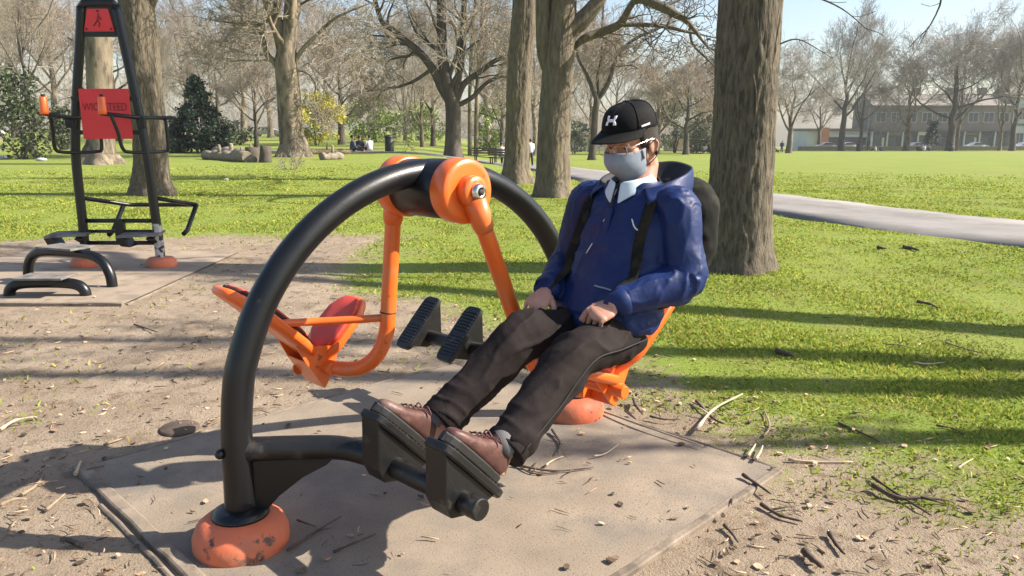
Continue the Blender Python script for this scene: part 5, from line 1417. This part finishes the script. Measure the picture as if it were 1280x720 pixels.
# ---- leafy shrubs and evergreens
def leaves(rs, clumps, n, size, flat=.6, lo=.55, hi=1.5):
    """leaf sized faces filling the volume of uneven clumps"""
    w = np.array([c[3] * c[4] * c[5] for c in clumps]) ** .67; w /= w.sum()
    pick = rs.choice(len(clumps), n, p=w); cl = np.array([c[:6] for c in clumps])[pick]
    u = rs.normal(0, 1, (n, 3)); u /= np.linalg.norm(u, axis=1)[:, None]; rad = rs.rand(n) ** .45 * (1 + .18 * rs.normal(0, 1, n))
    p = cl[:, :3] + u * rad[:, None] * cl[:, 3:6]
    a = rs.normal(0, 1, (n, 3)); a /= np.linalg.norm(a, axis=1)[:, None]; b = np.cross(a, rs.normal(0, 1, (n, 3))); b /= np.linalg.norm(b, axis=1)[:, None]
    s = size * (.6 + .8 * rs.rand(n))[:, None]
    co = np.stack([p - a * s, p - b * s * flat, p + a * s, p + b * s * flat], 1)
    tone = (lo + (hi - lo) * rs.rand(n)) * np.array([c[6] if len(c) > 6 else 1 for c in clumps])[pick]
    return co.reshape(-1, 3), np.arange(n * 4), np.repeat(np.stack([tone, tone, tone, np.ones(n)], -1), 4, 0)
def shrub(name, label, cat, px, dist, top_px, w_px, m, n, size, shape, seed, stems=3, base_row=None):
    rs = np.random.RandomState(seed); rng = random.Random(seed)
    x = (px - 640) / FPX * dist * 1.02; z = gz(x, dist)
    H = CAM_H + (HOR - top_px) / FPX * dist - z; W = w_px / FPX * dist / 2
    t = thing(name, label, cat, (x, dist, z)); cl = []
    if shape == 'cone':
        for i in range(120):
            f = rs.rand() ** 1.3; a = rs.rand() * 6.28; rr = W * (1 - f) ** .8 * (.55 + .45 * rs.rand())
            s_ = W * .30 * (1.15 - f * .7); cl.append((rr * math.cos(a), rr * math.sin(a), H * (.06 + .90 * f), s_, s_, s_ * .7, .6 + .9 * rs.rand()))
    elif shape == 'column':
        for i in range(46):
            f = rs.rand(); a = rs.rand() * 6.28; rr = W * (.9 - .5 * f) * rs.rand() ** .5
            s_ = W * (.22 + .22 * rs.rand()); cl.append((rr * math.cos(a), rr * math.sin(a), H * (.05 + .88 * f), s_, s_, s_ * 1.1, .6 + .9 * rs.rand()))
    else:
        for i in range(60):
            a = rs.rand() * 6.28; f = .10 + .86 * rs.rand(); rr = W * (math.sin(math.pi * min(1, f * .8 + .15)) ** .6) * rs.rand() ** .5
            s_ = W * (.14 + .16 * rs.rand()); cl.append((rr * math.cos(a), rr * math.sin(a), H * f, s_, s_, s_ * .8, .6 + .9 * rs.rand()))
    co, f_, tint = leaves(rs, cl, n, size)
    link('foliage', fast_mesh('foliage', co, f_, 4, tint=tint), m, t)
    T, C = TreeMB(), TreeMB()
    for k in range(stems):
        a = k * 2.1 + seed; grow(T, C, rng, V((.1 * math.cos(a), .1 * math.sin(a), -.1)), V((.35 * math.cos(a), .35 * math.sin(a), 1)), H * .42, max(.05, H * .014), 2, dict(levels=4, kids=[3, 3, 3, 3], wig=.2, up=.05, rmin=.012, rsplit=.0, ang=38))
    T.v += []; link('stem', T.mesh('stem'), 'bark_dark', t)
    return t
shrub('evergreen_tree', 'dense dark evergreen with a pointed crown, left of the log pile', 'evergreen', 264, 42, 94, 74, 'leaf_dark', 15000, .085, 'cone', 1)
shrub('ivy_bush', 'tall ivy covered bush behind the left orange hand grip', 'bush', 48, 33, 84, 84, 'leaf_ivy', 2600, .085, 'column', 2)
shrub('flowering_shrub', 'bright yellow spring tree behind the arched frame', 'shrub', 405, 60, 118, 72, 'leaf_yellow', 5200, .095, 'round', 3)
shrub('leafing_bush', 'fresh green leafing bush right of the yellow tree', 'bush', 476, 74, 122, 70, 'leaf_fresh', 4200, .12, 'round', 4)
shrub('leafing_bush', 'fresh green leafing bush under the many stemmed tree', 'bush', 532, 78, 132, 60, 'leaf_fresh', 3600, .12, 'round', 5)
shrub('leafing_bush', 'pale green leafing bush left of the straight mossy trunk', 'bush', 622, 70, 118, 52, 'leaf_fresh', 3000, .12, 'round', 6)
shrub('evergreen_tree', 'grey green tall pine behind the left side of the big trunk', 'evergreen', 882, 88, 70, 56, 'leaf_grey', 6500, .16, 'column', 7)
shrub('evergreen_tree', 'grey green bushy tree beside the man\'s cap in the distance', 'evergreen', 836, 98, 112, 60, 'leaf_grey', 4200, .17, 'round', 8)
shrub('leafing_bush', 'low dull green bush behind the tree left of the cap', 'bush', 715, 90, 150, 40, 'leaf_grey', 1800, .15, 'round', 9)
shrub('ivy_bush', 'ivy clad low bush left of the ridged trunk', 'bush', 100, 48, 130, 40, 'leaf_ivy', 1800, .10, 'column', 10)
shrub('leafing_bush', 'dark green bush in front of the shop fronts', 'bush', 1146, 152, 150, 20, 'leaf_dark', 1500, .2, 'column', 12)
shrub('leafing_bush', 'low green bush behind the log pile', 'bush', 300, 60, 150, 60, 'leaf_ivy', 1500, .11, 'round', 13)
# bare little bush in front of the plane tree
b = G(365, 212); rng = random.Random(77); T, C = TreeMB(), TreeMB()
for k in range(9):
    a = k * .7; grow(T, C, rng, V((.08 * math.cos(a), .08 * math.sin(a), -.05)), V((.6 * math.cos(a), .6 * math.sin(a), .9)), .42, .018, 3, dict(levels=5, kids=[3, 3, 3, 3], wig=.2, up=.02, rmin=.006, rsplit=.0, ang=40))
t = thing('bare_bush', 'little bare twiggy bush on the lawn at the foot of the plane tree', 'bush', b); link('stem', T.mesh('stem'), 'twig', t)

# ---- far wood: twigs without number behind the single trees
def far_wood():
    rs = np.random.RandomState(8)
    co, fs = [], []
    def add(n, tlo, thi, r0, r1, hmax):
        th = tlo + (thi - tlo) * rs.rand(n); r = r0 + (r1 - r0) * rs.rand(n)
        x = r * np.tan(th); y = r
        hm = hmax * (.72 + .28 * np.sin(th * 31) * np.sin(th * 13 + 1) + .10 * rs.normal(0, 1, n))
        z0 = np.vectorize(gz)(x, y) + hm * rs.rand(n) ** .8
        d = rs.normal(0, 1, (n, 3)); d[:, 2] = np.abs(d[:, 2]) + .7; d /= np.linalg.norm(d, axis=1)[:, None]
        L_ = (1.0 + 2.6 * rs.rand(n))[:, None]; a = np.cross(d, rs.normal(0, 1, (n, 3))); a /= np.linalg.norm(a, axis=1)[:, None]; b = np.cross(d, a)
        w = (.010 + .022 * rs.rand(n) ** 2)[:, None]
        p = np.stack([x, y, z0], -1); e = p + d * L_
        for q in (p + a * w, p - a * .5 * w + b * .87 * w, p - a * .5 * w - b * .87 * w, e): co.append(q)
        return n
    n = add(24000, R(-36), R(-5), 95, 140, 15); n2 = add(9000, R(-5), R(15.5), 110, 150, 9)
    A = np.stack(co[:4], 1).reshape(-1, 3); B = np.stack(co[4:], 1).reshape(-1, 3); allc = np.concatenate([A, B])
    k = np.arange(n + n2)[:, None] * 4
    f = np.concatenate([k + np.array([[0, 1, 3]]), k + np.array([[1, 2, 3]]), k + np.array([[2, 0, 3]])], 1).reshape(-1)
    me = fast_mesh('far_wood', allc, f, 3); tag(link('far_wood', me, 'twig'), 'hazy mass of bare twigs of the far wood behind the park trees', 'wood', kind='stuff')
far_wood()
# ================================================================== BUILDINGS PAST THE FIELD
def bx(mb, x0, x1, y0, y1, z0, z1): mb.box(((x0 + x1) / 2, (y0 + y1) / 2, (z0 + z1) / 2), (x1 - x0, y1 - y0, z1 - z0))
def wx(px, dist): return (px - 640) / FPX * dist * 1.02
BD = 168.0; BZ = gz(wx(1150, BD), BD)
def window(par, x, z, w, h, y, glass='window_glass', frame='frame_white'):
    mb = MB(); t = .12
    bx(mb, x - w / 2 - t, x + w / 2 + t, y - .10, y + .02, z - t, z); bx(mb, x - w / 2 - t, x + w / 2 + t, y - .10, y + .02, z + h, z + h + t)
    bx(mb, x - w / 2 - t, x - w / 2, y - .10, y + .02, z, z + h); bx(mb, x + w / 2, x + w / 2 + t, y - .10, y + .02, z, z + h); bx(mb, x - .04, x + .04, y - .09, y + .01, z, z + h)
    f = mb.build('window', frame, par)
    mb = MB(); bx(mb, x - w / 2, x + w / 2, y - .05, y + .0, z, z + h); mb.build('pane', glass, f)
def gable_roof(par, x0, x1, y0, y1, z0, h, m, over=.4):
    ym = (y0 + y1) / 2
    mb = MB(); mb.prism([(x0 - over, y0 - over, z0), (x0 - over, ym, z0 + h), (x0 - over, y1 + over, z0), (x0 - over, y1 + over, z0 - .18), (x0 - over, y0 - over, z0 - .18)], (x1 - x0 + 2 * over, 0, 0))
    return mb.build('roof', m, par)
# long two storey block with shops below
X0, X1 = wx(1072, BD), wx(1238, BD); cx = (X0 + X1) / 2; W = X1 - X0
bl = thing('shop_block', 'long brown two storey block with a row of shop fronts behind the field trees', 'building', (cx, BD, BZ))
mb = MB(); bx(mb, -W / 2, W / 2, 0, 10, -.5, 9.3); mb.build('wall', 'brick_brown', bl)
rf = gable_roof(bl, -W / 2, W / 2, 0, 10, 9.32, 2.6, 'roof_tile')
for k in range(4):
    mb = MB(); xx = -W / 2 + 4 + k * (W - 8) / 3; bx(mb, xx - .7, xx + .7, 4.4, 5.6, 11.3, 13.2); mb.build('chimney', 'brick_brown', rf)
mb = MB(); bx(mb, -W / 2 - .1, W / 2 + .1, -.9, -.003, 3.9, 4.35); mb.build('cornice', 'roof_slate', bl)
ns = 9
for k in range(ns):
    xx = -W / 2 + (k + .5) * W / ns; sw = W / ns
    m_ = ['shop_dark', 'brick_brown', 'shop_dark', 'render_pale', 'shop_dark', 'shop_dark', 'roof_slate', 'shop_dark', 'shop_dark'][k]
    mb = MB(); bx(mb, xx - sw / 2 + .15, xx + sw / 2 - .15, -.45, -.003, 3.1, 3.85); mb.build('fascia', m_, bl)
    mb = MB(); bx(mb, xx - sw / 2 + .25, xx + sw / 2 - .25, -.16, -.003, .5, 3.0); sf = mb.build('shop_window', 'window_glass', bl)
    mb = MB(); bx(mb, xx + sw * .18, xx + sw * .34, -.24, -.165, 0, 2.6); mb.build('door', ['frame_white', 'shop_dark', 'car_dark'][k % 3], sf)
    mb = MB(); bx(mb, xx - sw / 2 - .16, xx - sw / 2 + .14, -.5, -.005, 0, 3.85); mb.build('pillar', 'frame_white' if k % 2 else 'render_pale', bl)
    window(bl, xx, 5.9, 2.0, 1.9, 0)
# low single storey shops with the orange end wall
X0, X1 = wx(998, BD), wx(1070, BD); cx = (X0 + X1) / 2; W = X1 - X0
lb = thing('low_shops', 'low flat roofed building with an orange brick end wall left of the brown block', 'building', (cx, BD + 1, BZ))
mb = MB(); bx(mb, -W / 2, W / 2, 0, 9, -.5, 3.9); mb.build('wall', 'render_pale', lb)
mb = MB(); bx(mb, -W / 2 - .2, W / 2 + .2, -.4, 9.2, 3.905, 4.5); mb.build('roof', 'roof_slate', lb)
mb = MB(); bx(mb, -W / 2 + 2.1, -W / 2 + 4.2, -.8, -.003, -.4, 4.7); mb.build('end_wall', 'brick_orange', lb)
mb = MB(); bx(mb, -W / 2 + 4.4, W / 2 - .4, -.35, -.003, 1.0, 2.6); mb.build('shop_window', 'shop_dark', lb)
mb = MB(); bx(mb, -W / 2 + 4.4, W / 2 - .4, -.5, -.004, 2.7, 3.2); mb.build('fascia', 'frame_white', lb)
# pale rendered house at the right edge
X0, X1 = wx(1241, BD), wx(1330, BD); cx = (X0 + X1) / 2; W = X1 - X0
hs = thing('house', 'pale rendered house with bay windows at the right edge', 'house', (cx, BD + .5, BZ))
mb = MB(); bx(mb, -W / 2, W / 2, 0, 9, -.5, 11.0); mb.build('wall', 'render_pale', hs)
rf = gable_roof(hs, -W / 2, W / 2, 0, 9, 11.02, 3.0, 'roof_slate')
mb = MB(); bx(mb, -W / 2 + 1, -W / 2 + 2.4, 3.8, 5.2, 13.2, 15.6); mb.build('chimney', 'brick_brown', rf)
mb = MB(); bx(mb, -W / 2, W / 2, -.25, -.003, 5.1, 5.5); mb.build('string_course', 'roof_slate', hs)
for k, xx in enumerate((-W / 2 + 1.9, -W / 2 + 5.6, -W / 2 + 9.6, -W / 2 + 13.2)):
    window(hs, xx, 6.5, 1.5, 2.3, 0)
    if k == 1:
        mb = MB(); bx(mb, xx - .7, xx + .7, -.12, -.003, 0, 3.0); mb.build('door', 'car_dark', hs)
        mb = MB(); mb.prism([(xx - 1.2, -.9, 3.4), (xx, -.9, 4.5), (xx + 1.2, -.9, 3.4)], (0, .89, 0)); mb.build('porch_roof', 'roof_slate', hs)
    else: window(hs, xx, 1.2, 1.7, 2.3, 0)
# low garden wall in front of the houses
mb = MB(); bx(mb, wx(985, 146), wx(1330, 146), 145.8, 146.1, gz(50, 146) - .3, gz(50, 146) + .75); tag(mb.build('garden_wall', 'dull_stone'), 'low pale wall along the far edge of the field', 'wall')
# tiny pale house glimpsed far left of the big trunk
for px, w_, lab, m_ in ((855, 7, 'little yellowish flat roofed pavilion far left of the big trunk', 'wood_pale'), (723, 9, 'small white building seen between the forked trunk and the cap', 'render_pale')):
    d_ = 125; x = wx(px, d_); z = gz(x, d_)
    h = thing('pavilion', lab, 'building', (x, d_, z)); mb = MB(); bx(mb, -w_ / 2, w_ / 2, 0, 4, -.4, 2.3); mb.build('wall', m_, h)
    mb = MB(); bx(mb, -w_ / 2 - .3, w_ / 2 + .3, -.4, 4.3, 2.305, 2.6); mb.build('roof', 'roof_slate', h)
    mb = MB(); bx(mb, -1.2, 1.0, -.08, -.003, .9, 1.9); mb.build('window', 'window_glass', h)

# ================================================================== PARKED CARS
def car(px, dist, m, label, rz=0.0):
    x = wx(px, dist); z = gz(x, dist) + .07
    t = thing('parked_car', label, 'car', (x, dist, z), rz, 'cars parked around the park')
    prof = [(-2.1, .35), (-2.15, .62), (-2.05, .86), (-1.35, .98), (-.75, 1.40), (.55, 1.44), (1.35, 1.02), (1.95, .90), (2.1, .62), (2.08, .35)]
    mb = MB(); R_ = []
    for w, k in ((-.82, .94), (-.86, 1), (-.80, 1.0), (.80, 1.0), (.86, 1), (.82, .94)):
        R_.append([V((a * (k if b < 1 else k * .97), w * (1 if b < 1.0 else .80), b)) for a, b in prof])
    mb.rings(R_, smooth=False); mb.build('body', m, t, bevel=.05)
    for s in (-1, 1):
        mb = MB(); mb.prism([(-1.15, s * .70, 1.03), (-.70, s * .675, 1.34), (.50, s * .675, 1.37), (1.10, s * .70, 1.05)], (0, s * .165, 0)); mb.build('side_window', 'window_glass', t)
        for xx in (-1.3, 1.3):
            mb = MB(); mb.tube([V((xx, s * .68, .32)), V((xx, s * .875, .32))], .32, 18); w_ = mb.build('wheel', 'tyre', t)
            mb = MB(); mb.tube([V((xx, s * .876, .32)), V((xx, s * .89, .32))], .20, 12); mb.build('rim', 'car_silver', w_)
for px, d_, m, lab in ((1045, 148.5, 'car_white', 'white car parked in front of the low shops'), (1020, 148.5, 'car_silver', 'silver car parked by the orange end wall'), (1128, 148.5, 'car_silver', 'silver car parked before the brown shops between two trees'),
        (1200, 148.5, 'car_white', 'white car parked right of the broad low forked tree'), (1258, 148.5, 'car_white', 'white car parked by the pale house'),
        (228, 112, 'car_white', 'white car far away right of the ridged trunk'), (345, 112, 'car_silver', 'silver car far away left of the tall plane tree'), (292, 112, 'car_white', 'white car far behind the log pile'), (8, 112, 'car_white', 'white car far away at the left edge'), (402, 114, 'car_white', 'white car far away under the yellow tree')):
    car(px, d_, m, lab, rz=.03 * (px % 5))

# ================================================================== SMALL THINGS IN THE PARK
def person_small(px, py, label, top, legs, pose='stand', rz=0.0, hair='hair', off=0.0, sc=1.0):
    g = G(px, py)
    t = thing('person', label, 'person', (g.x, g.y, gz(g.x, g.y) + off), rz); t.scale = (sc,) * 3
    mb = MB(); cl = MB(); lg = MB()
    if pose == 'stand':
        hz = 1.56
        for s in (-1, 1):
            lg.tube([V((.0, s * .09, .90)), V((s * .06, s * .09, .48)), V((s * .12, s * .09, .09))], [.095, .075, .055], 10)
            mb.tube([V((s * .12, s * .09, .12)), V((s * .12, s * .09, .05)), V((s * .12 + .12, s * .09, .03))], [.045, .045, .035], 8)
            cl.tube([V((0, s * .19, 1.40)), V((-s * .06, s * .25, 1.14)), V((-s * .02 + .08, s * .24, .93))], [.065, .055, .045], 10)
            mb.ell(V((-s * .02 + .10, s * .24, .87)), (.035, .025, .055))
        cl.rings([[V((rx * math.cos(2 * math.pi * k / 16), ry * math.sin(2 * math.pi * k / 16), z)) for k in range(16)] for z, rx, ry in ((.84, .13, .18), (1.0, .13, .17), (1.25, .13, .20), (1.40, .11, .20), (1.46, .07, .10))])
    else:
        hz = .78 if pose == 'ground' else 1.18
        b = .0 if pose == 'ground' else .42
        for s in (-1, 1):
            if pose == 'ground': lg.tube([V((0, s * .10, .12)), V((.34, s * .16, .32)), V((.56, s * .10, .06))], [.10, .08, .06], 10); mb.tube([V((.56, s * .10, .06)), V((.68, s * .1, .05))], [.045, .035], 8)
            else: lg.tube([V((0, s * .10, .50)), V((.42, s * .11, .52)), V((.46, s * .11, .09))], [.10, .08, .055], 10); mb.tube([V((.45, s * .11, .06)), V((.58, s * .11, .04))], [.045, .035], 8)
            cl.tube([V((0, s * .19, b + .56)), V((.06, s * .25, b + .30)), V((.28, s * .15, b + .20))], [.062, .052, .042], 10); mb.ell(V((.32, s * .13, b + .19)), (.05, .03, .03))
        cl.rings([[V((x0 + rx * math.cos(2 * math.pi * k / 16), ry * math.sin(2 * math.pi * k / 16), b + z)) for k in range(16)] for z, x0, rx, ry in ((.04, 0, .14, .19), (.2, -.02, .14, .18), (.42, -.01, .13, .20), (.56, .0, .11, .20), (.62, .01, .07, .10))])
    mb.tube([V((0, 0, hz - .20)), V((0.01, 0, hz - .05))], .05, 8); mb.ell(V((.015, 0, hz + .03)), (.095, .078, .115)); mb.tube([V((.10, 0, hz + .03)), V((.125, 0, hz + .005))], [.012, .016], 6)
    for src in (cl, lg):                                             # limbs and trunk under the clothes, fused into one body
        k_ = len(mb.v); cen = {}
        mb.v.extend([(p[0] * .97, p[1] * .97, p[2]) for p in src.v]); mb.f.extend([tuple(i + k_ for i in f) for f in src.f]); mb.sm.extend(src.sm)
    bo = mb.build('body', 'skin', t); remesh(bo, .03, 1, lambda p, n: -.012 if .12 < p.z < hz - .22 else 0.0)
    cl.build('jacket', top, t); lg.build('trousers', legs, t)
    h = MB(); h.ell(V((-.012, 0, hz + .06)), (.098, .084, .10)); h.build('hair', hair, t)
    return t
person_small(450, 189, 'person in dark clothes sitting on the grass, left of two far beyond the arch', 'cloth_dark', 'cloth_dark', 'ground', 1.2)
person_small(462, 189, 'person in white top sitting on the grass, right of two far beyond the arch', 'cloth_white', 'cloth_dark', 'ground', 2.4)
person_small(441, 190, 'person lying back in dark coat left of the sitting pair', 'cloth_blue', 'cloth_dark', 'ground', 0.4)
person_small(663, 208, 'walker in a white top and dark trousers between the two mossy trunks', 'cloth_white', 'cloth_dark', 'stand', 1.9, sc=.72)
person_small(1085, 189, 'person standing in dark clothes on the far side of the field', 'cloth_dark', 'cloth_dark', 'stand', 2.0, sc=1.15)
person_small(1094, 189, 'person in pale top sitting in the field right of the standing one', 'cloth_white', 'cloth_dark', 'ground', 2.9, sc=1.2)
person_small(1101, 189, 'person in dark blue sitting in the field right of the pale one', 'cloth_blue', 'cloth_dark', 'ground', .9, sc=1.2)
person_small(1147, 189, 'dark clad person sitting left in the group under the broad low tree', 'cloth_dark', 'cloth_dark', 'ground', 0.5, sc=1.25)
person_small(1155, 189, 'grey clad person in the middle of the group under the broad low tree', 'cloth_white', 'cloth_blue', 'ground', 1.5, sc=1.2)
person_small(1162, 189, 'dark clad person sitting right in the group under the broad low tree', 'cloth_blue', 'cloth_dark', 'ground', 2.6, sc=1.2)
person_small(872, 190, 'dark clad person sitting left of the slim pole by the big trunk', 'cloth_dark', 'cloth_dark', 'ground', 1.0)
person_small(879, 190, 'person in blue sitting by the big trunk in the distance', 'cloth_blue', 'cloth_dark', 'ground', 2.0)
person_small(885, 191, 'dark clad person sitting nearest the left side of the big trunk', 'cloth_dark', 'cloth_blue', 'ground', 2.5)
person_small(968, 191, 'dark clad person sitting just right of the big trunk', 'cloth_dark', 'cloth_dark', 'ground', .4, sc=1.1)
person_small(977, 191, 'person standing just right of the big trunk in the distance', 'cloth_dark', 'cloth_blue', 'stand', 1.4, sc=.9)

def bin_(px, py, label, h=.95, r=.25):
    g = G(px, py); t = thing('litter_bin', label, 'bin', (g.x, g.y, gz(g.x, g.y)), 0, 'litter bins in the park')
    mb = MB(); mb.lathe([(r * .85, 0), (r, .05), (r, h * .78), (r * .9, h * .8)], 20); mb.build('drum', 'bin_black', t)
    mb = MB(); mb.lathe([(r * 1.06, h * .80), (r * 1.06, h * .86), (r * .8, h * .97), (.01, h)], 20); mb.build('lid', 'bin_black', t)
bin_(487, 190, 'black litter bin behind the arched frame, right of the sitting people')
bin_(1073, 189, 'black litter bin at the far side of the field left of the standing person', 1.3, .4)
bin_(1188, 189, 'black litter bin at the far side of the field right of the group', 1.3, .4)
def bench(px, py, label, rz):
    g = G(px, py); t = thing('park_bench', label, 'bench', (g.x, g.y, gz(g.x, g.y)), rz, 'park benches'); t.scale = (.8,) * 3
    mb = MB()
    for k in range(4): mb.box((-.20 + .13 * k, 0, .44), (.10, 1.5, .035))
    mb.build('seat', 'bench_wood', t)
    mb = MB()
    for k in range(3): mb.box((-.27 - .03 * k, 0, .58 + .14 * k), (.03, 1.5, .10))
    mb.build('backrest', 'bench_wood', t)
    for s in (-1, 1):
        for xx in (-.22, .20):
            mb = MB(); mb.box((xx, s * .62, .22), (.06, .06, .44)); mb.build('leg', 'bin_black', t)
    return g
bench(607, 203, 'dark park bench by the path behind the hub, the left of two', R(80))
bg = bench(627, 206, 'dark park bench with someone on it beside the straight mossy trunk', R(75))
person_small(627, 206, 'person with a white top sitting on the bench beside the straight mossy trunk', 'cloth_white', 'cloth_dark', 'bench', R(75), sc=.8)
# slim poles
for px, d_, top, lab in ((1067, 140, 118, 'slim pale pole in front of the brown shops'), (1262, 140, 112, 'slim pale pole in front of the pale house'), (887, 100, 144, 'slim pale pole left of the big trunk')):
    x = wx(px, d_); z = gz(x, d_); h = CAM_H + (HOR - top) / FPX * d_ - z
    t = thing('lamp_post', lab, 'lamp post', (x, d_, z), 0, 'lamp posts')
    mb = MB(); mb.tube([V((0, 0, 0)), V((0, 0, h * .35)), V((0, 0, h))], [.11, .08, .06], 10); mb.build('pole', 'frame_white', t)
    mb = MB(); mb.box((-.35, 0, h + .05), (.8, .22, .12), bev=.03); mb.build('lamp_head', 'frame_white', t)
# logs and stumps beyond the lawn
def log(pa, pb, r, label, m='dull_stone'):
    a, b = G(*pa), G(*pb); a.z += r * .8; b.z += r * .8
    t = MB(); n = 8; pts = [V((0, 0, 0)).lerp(b - a, i / n) + V((0, 0, .04 * math.sin(i * 2.3))) for i in range(n + 1)]
    t.tube(pts, [r * (1 + .18 * math.sin(i * 1.9 + r * 9)) for i in range(n + 1)], 12)
    t.tube([pts[4], pts[4] + V((.1, -.2, .45))], [r * .5, r * .25], 8)
    o = t.build('fallen_log', m); o.location = a; tag(o, label, 'log', 'logs lying on the lawn')
log((258, 199), (292, 201), .20, 'thick pale log lying at the left of the log pile')
log((272, 197), (310, 203), .26, 'broken pale log with a stub branch in the middle of the pile')
log((286, 201), (318, 203), .15, 'thin pale log at the front of the pile')
log((298, 196), (330, 199), .18, 'pale log lying at the back of the pile')
log((402, 200), (428, 199), .16, 'pale log on the lawn right of the plane tree foot')
log((376, 193), (440, 192), .13, 'long thin log behind the plane tree foot', 'wood_stick')
for px, py, r, h, lab in ((316, 202, .30, .55, 'squat dark tree stump right of the log pile'), (332, 203, .22, .62, 'narrow dark tree stump next to the squat stump')):
    g = G(px, py); mb = MB(); mb.lathe([(r * 1.25, -.1), (r * 1.1, .1), (r, h * .6), (r * .97, h), (.01, h + .02)], 14, Matrix.Rotation(.07, 4, 'Y')); o = mb.build('tree_stump', 'bark_dark'); o.location = g; tag(o, lab, 'stump')
# little pale stones and a fallen bough at the left lawn
for k, (px, py, s, lab) in enumerate(((52, 201, .16, 'small white stone on the lawn left of the exercise frame'), (283, 225, .05, 'tiny white scrap on the lawn under the log pile'), (4, 199, .2, 'pale flat stone at the left edge of the lawn'))):
    g = G(px, py); mb = MB(); mb.ell(V((0, 0, s * .3)), (s * 1.4, s, s * .5), None, 10, 6); o = mb.build('stone', 'frame_white'); o.location = g; tag(o, lab, 'stone')
# ================================================================== LIGHT, SKY, CAMERA
w = bpy.data.worlds.new('World'); SC.world = w; w.use_nodes = True
nt = w.node_tree; bg = nt.nodes['Background']
sky = nt.nodes.new('ShaderNodeTexSky'); sky.sky_type = 'NISHITA'; sky.sun_disc = False
EL, AZ = R(38), R(90)
sky.sun_elevation = EL; sky.sun_rotation = AZ; sky.air_density = 1.0; sky.dust_density = 1.5; sky.ozone_density = 1.0
nt.links.new(sky.outputs[0], bg.inputs[0]); bg.inputs[1].default_value = 0.09
sl = bpy.data.lights.new('sun', 'SUN'); sl.energy = 5.0; sl.angle = R(0.5); sl.color = (1.0, 0.915, 0.78)
so = bpy.data.objects.new('sun', sl); COL.objects.link(so); so.location = (20, 0, 20)
so.rotation_euler = (0, R(90) - EL, 0)
cam = bpy.data.cameras.new('camera'); cam.sensor_width = 36; cam.lens = 36 * FPX / 1280; cam.clip_start = .05; cam.clip_end = 3000
co = bpy.data.objects.new('camera', cam); COL.objects.link(co); co.location = (0, 0, CAM_H); co.rotation_euler = (R(90) - TH, 0, 0)
SC.camera = co
vs = SC.view_settings; SC.display_settings.display_device = 'sRGB'
vs.view_transform = 'Standard'; vs.look = 'None'; vs.gamma = 1; vs.use_curve_mapping = False; vs.exposure = 1.2
SC.render.engine = 'CYCLES'
SC.cycles.max_bounces = 6; SC.cycles.diffuse_bounces = 3; SC.cycles.glossy_bounces = 3; SC.cycles.transparent_max_bounces = 6

# thin spring haze: one closed box of even air round camera, ground and trees
hb = MB(); bx(hb, -430, 430, -80, 540, -14, 34)
hm = bpy.data.materials.new('haze'); hm.use_nodes = True; hn = hm.node_tree; hn.nodes.remove(hn.nodes['Principled BSDF'])
pv = hn.nodes.new('ShaderNodeVolumePrincipled'); pv.inputs['Color'].default_value = (0.93, 0.95, 1.0, 1); pv.inputs['Density'].default_value = 0.0004; pv.inputs['Anisotropy'].default_value = 0.0
hn.links.new(pv.outputs[0], hn.nodes['Material Output'].inputs['Volume'])
MATS['haze'] = hm; tag(hb.build('haze', 'haze'), 'thin pale haze in the air over the park', 'haze', kind='stuff')
SC.cycles.volume_bounces = 0
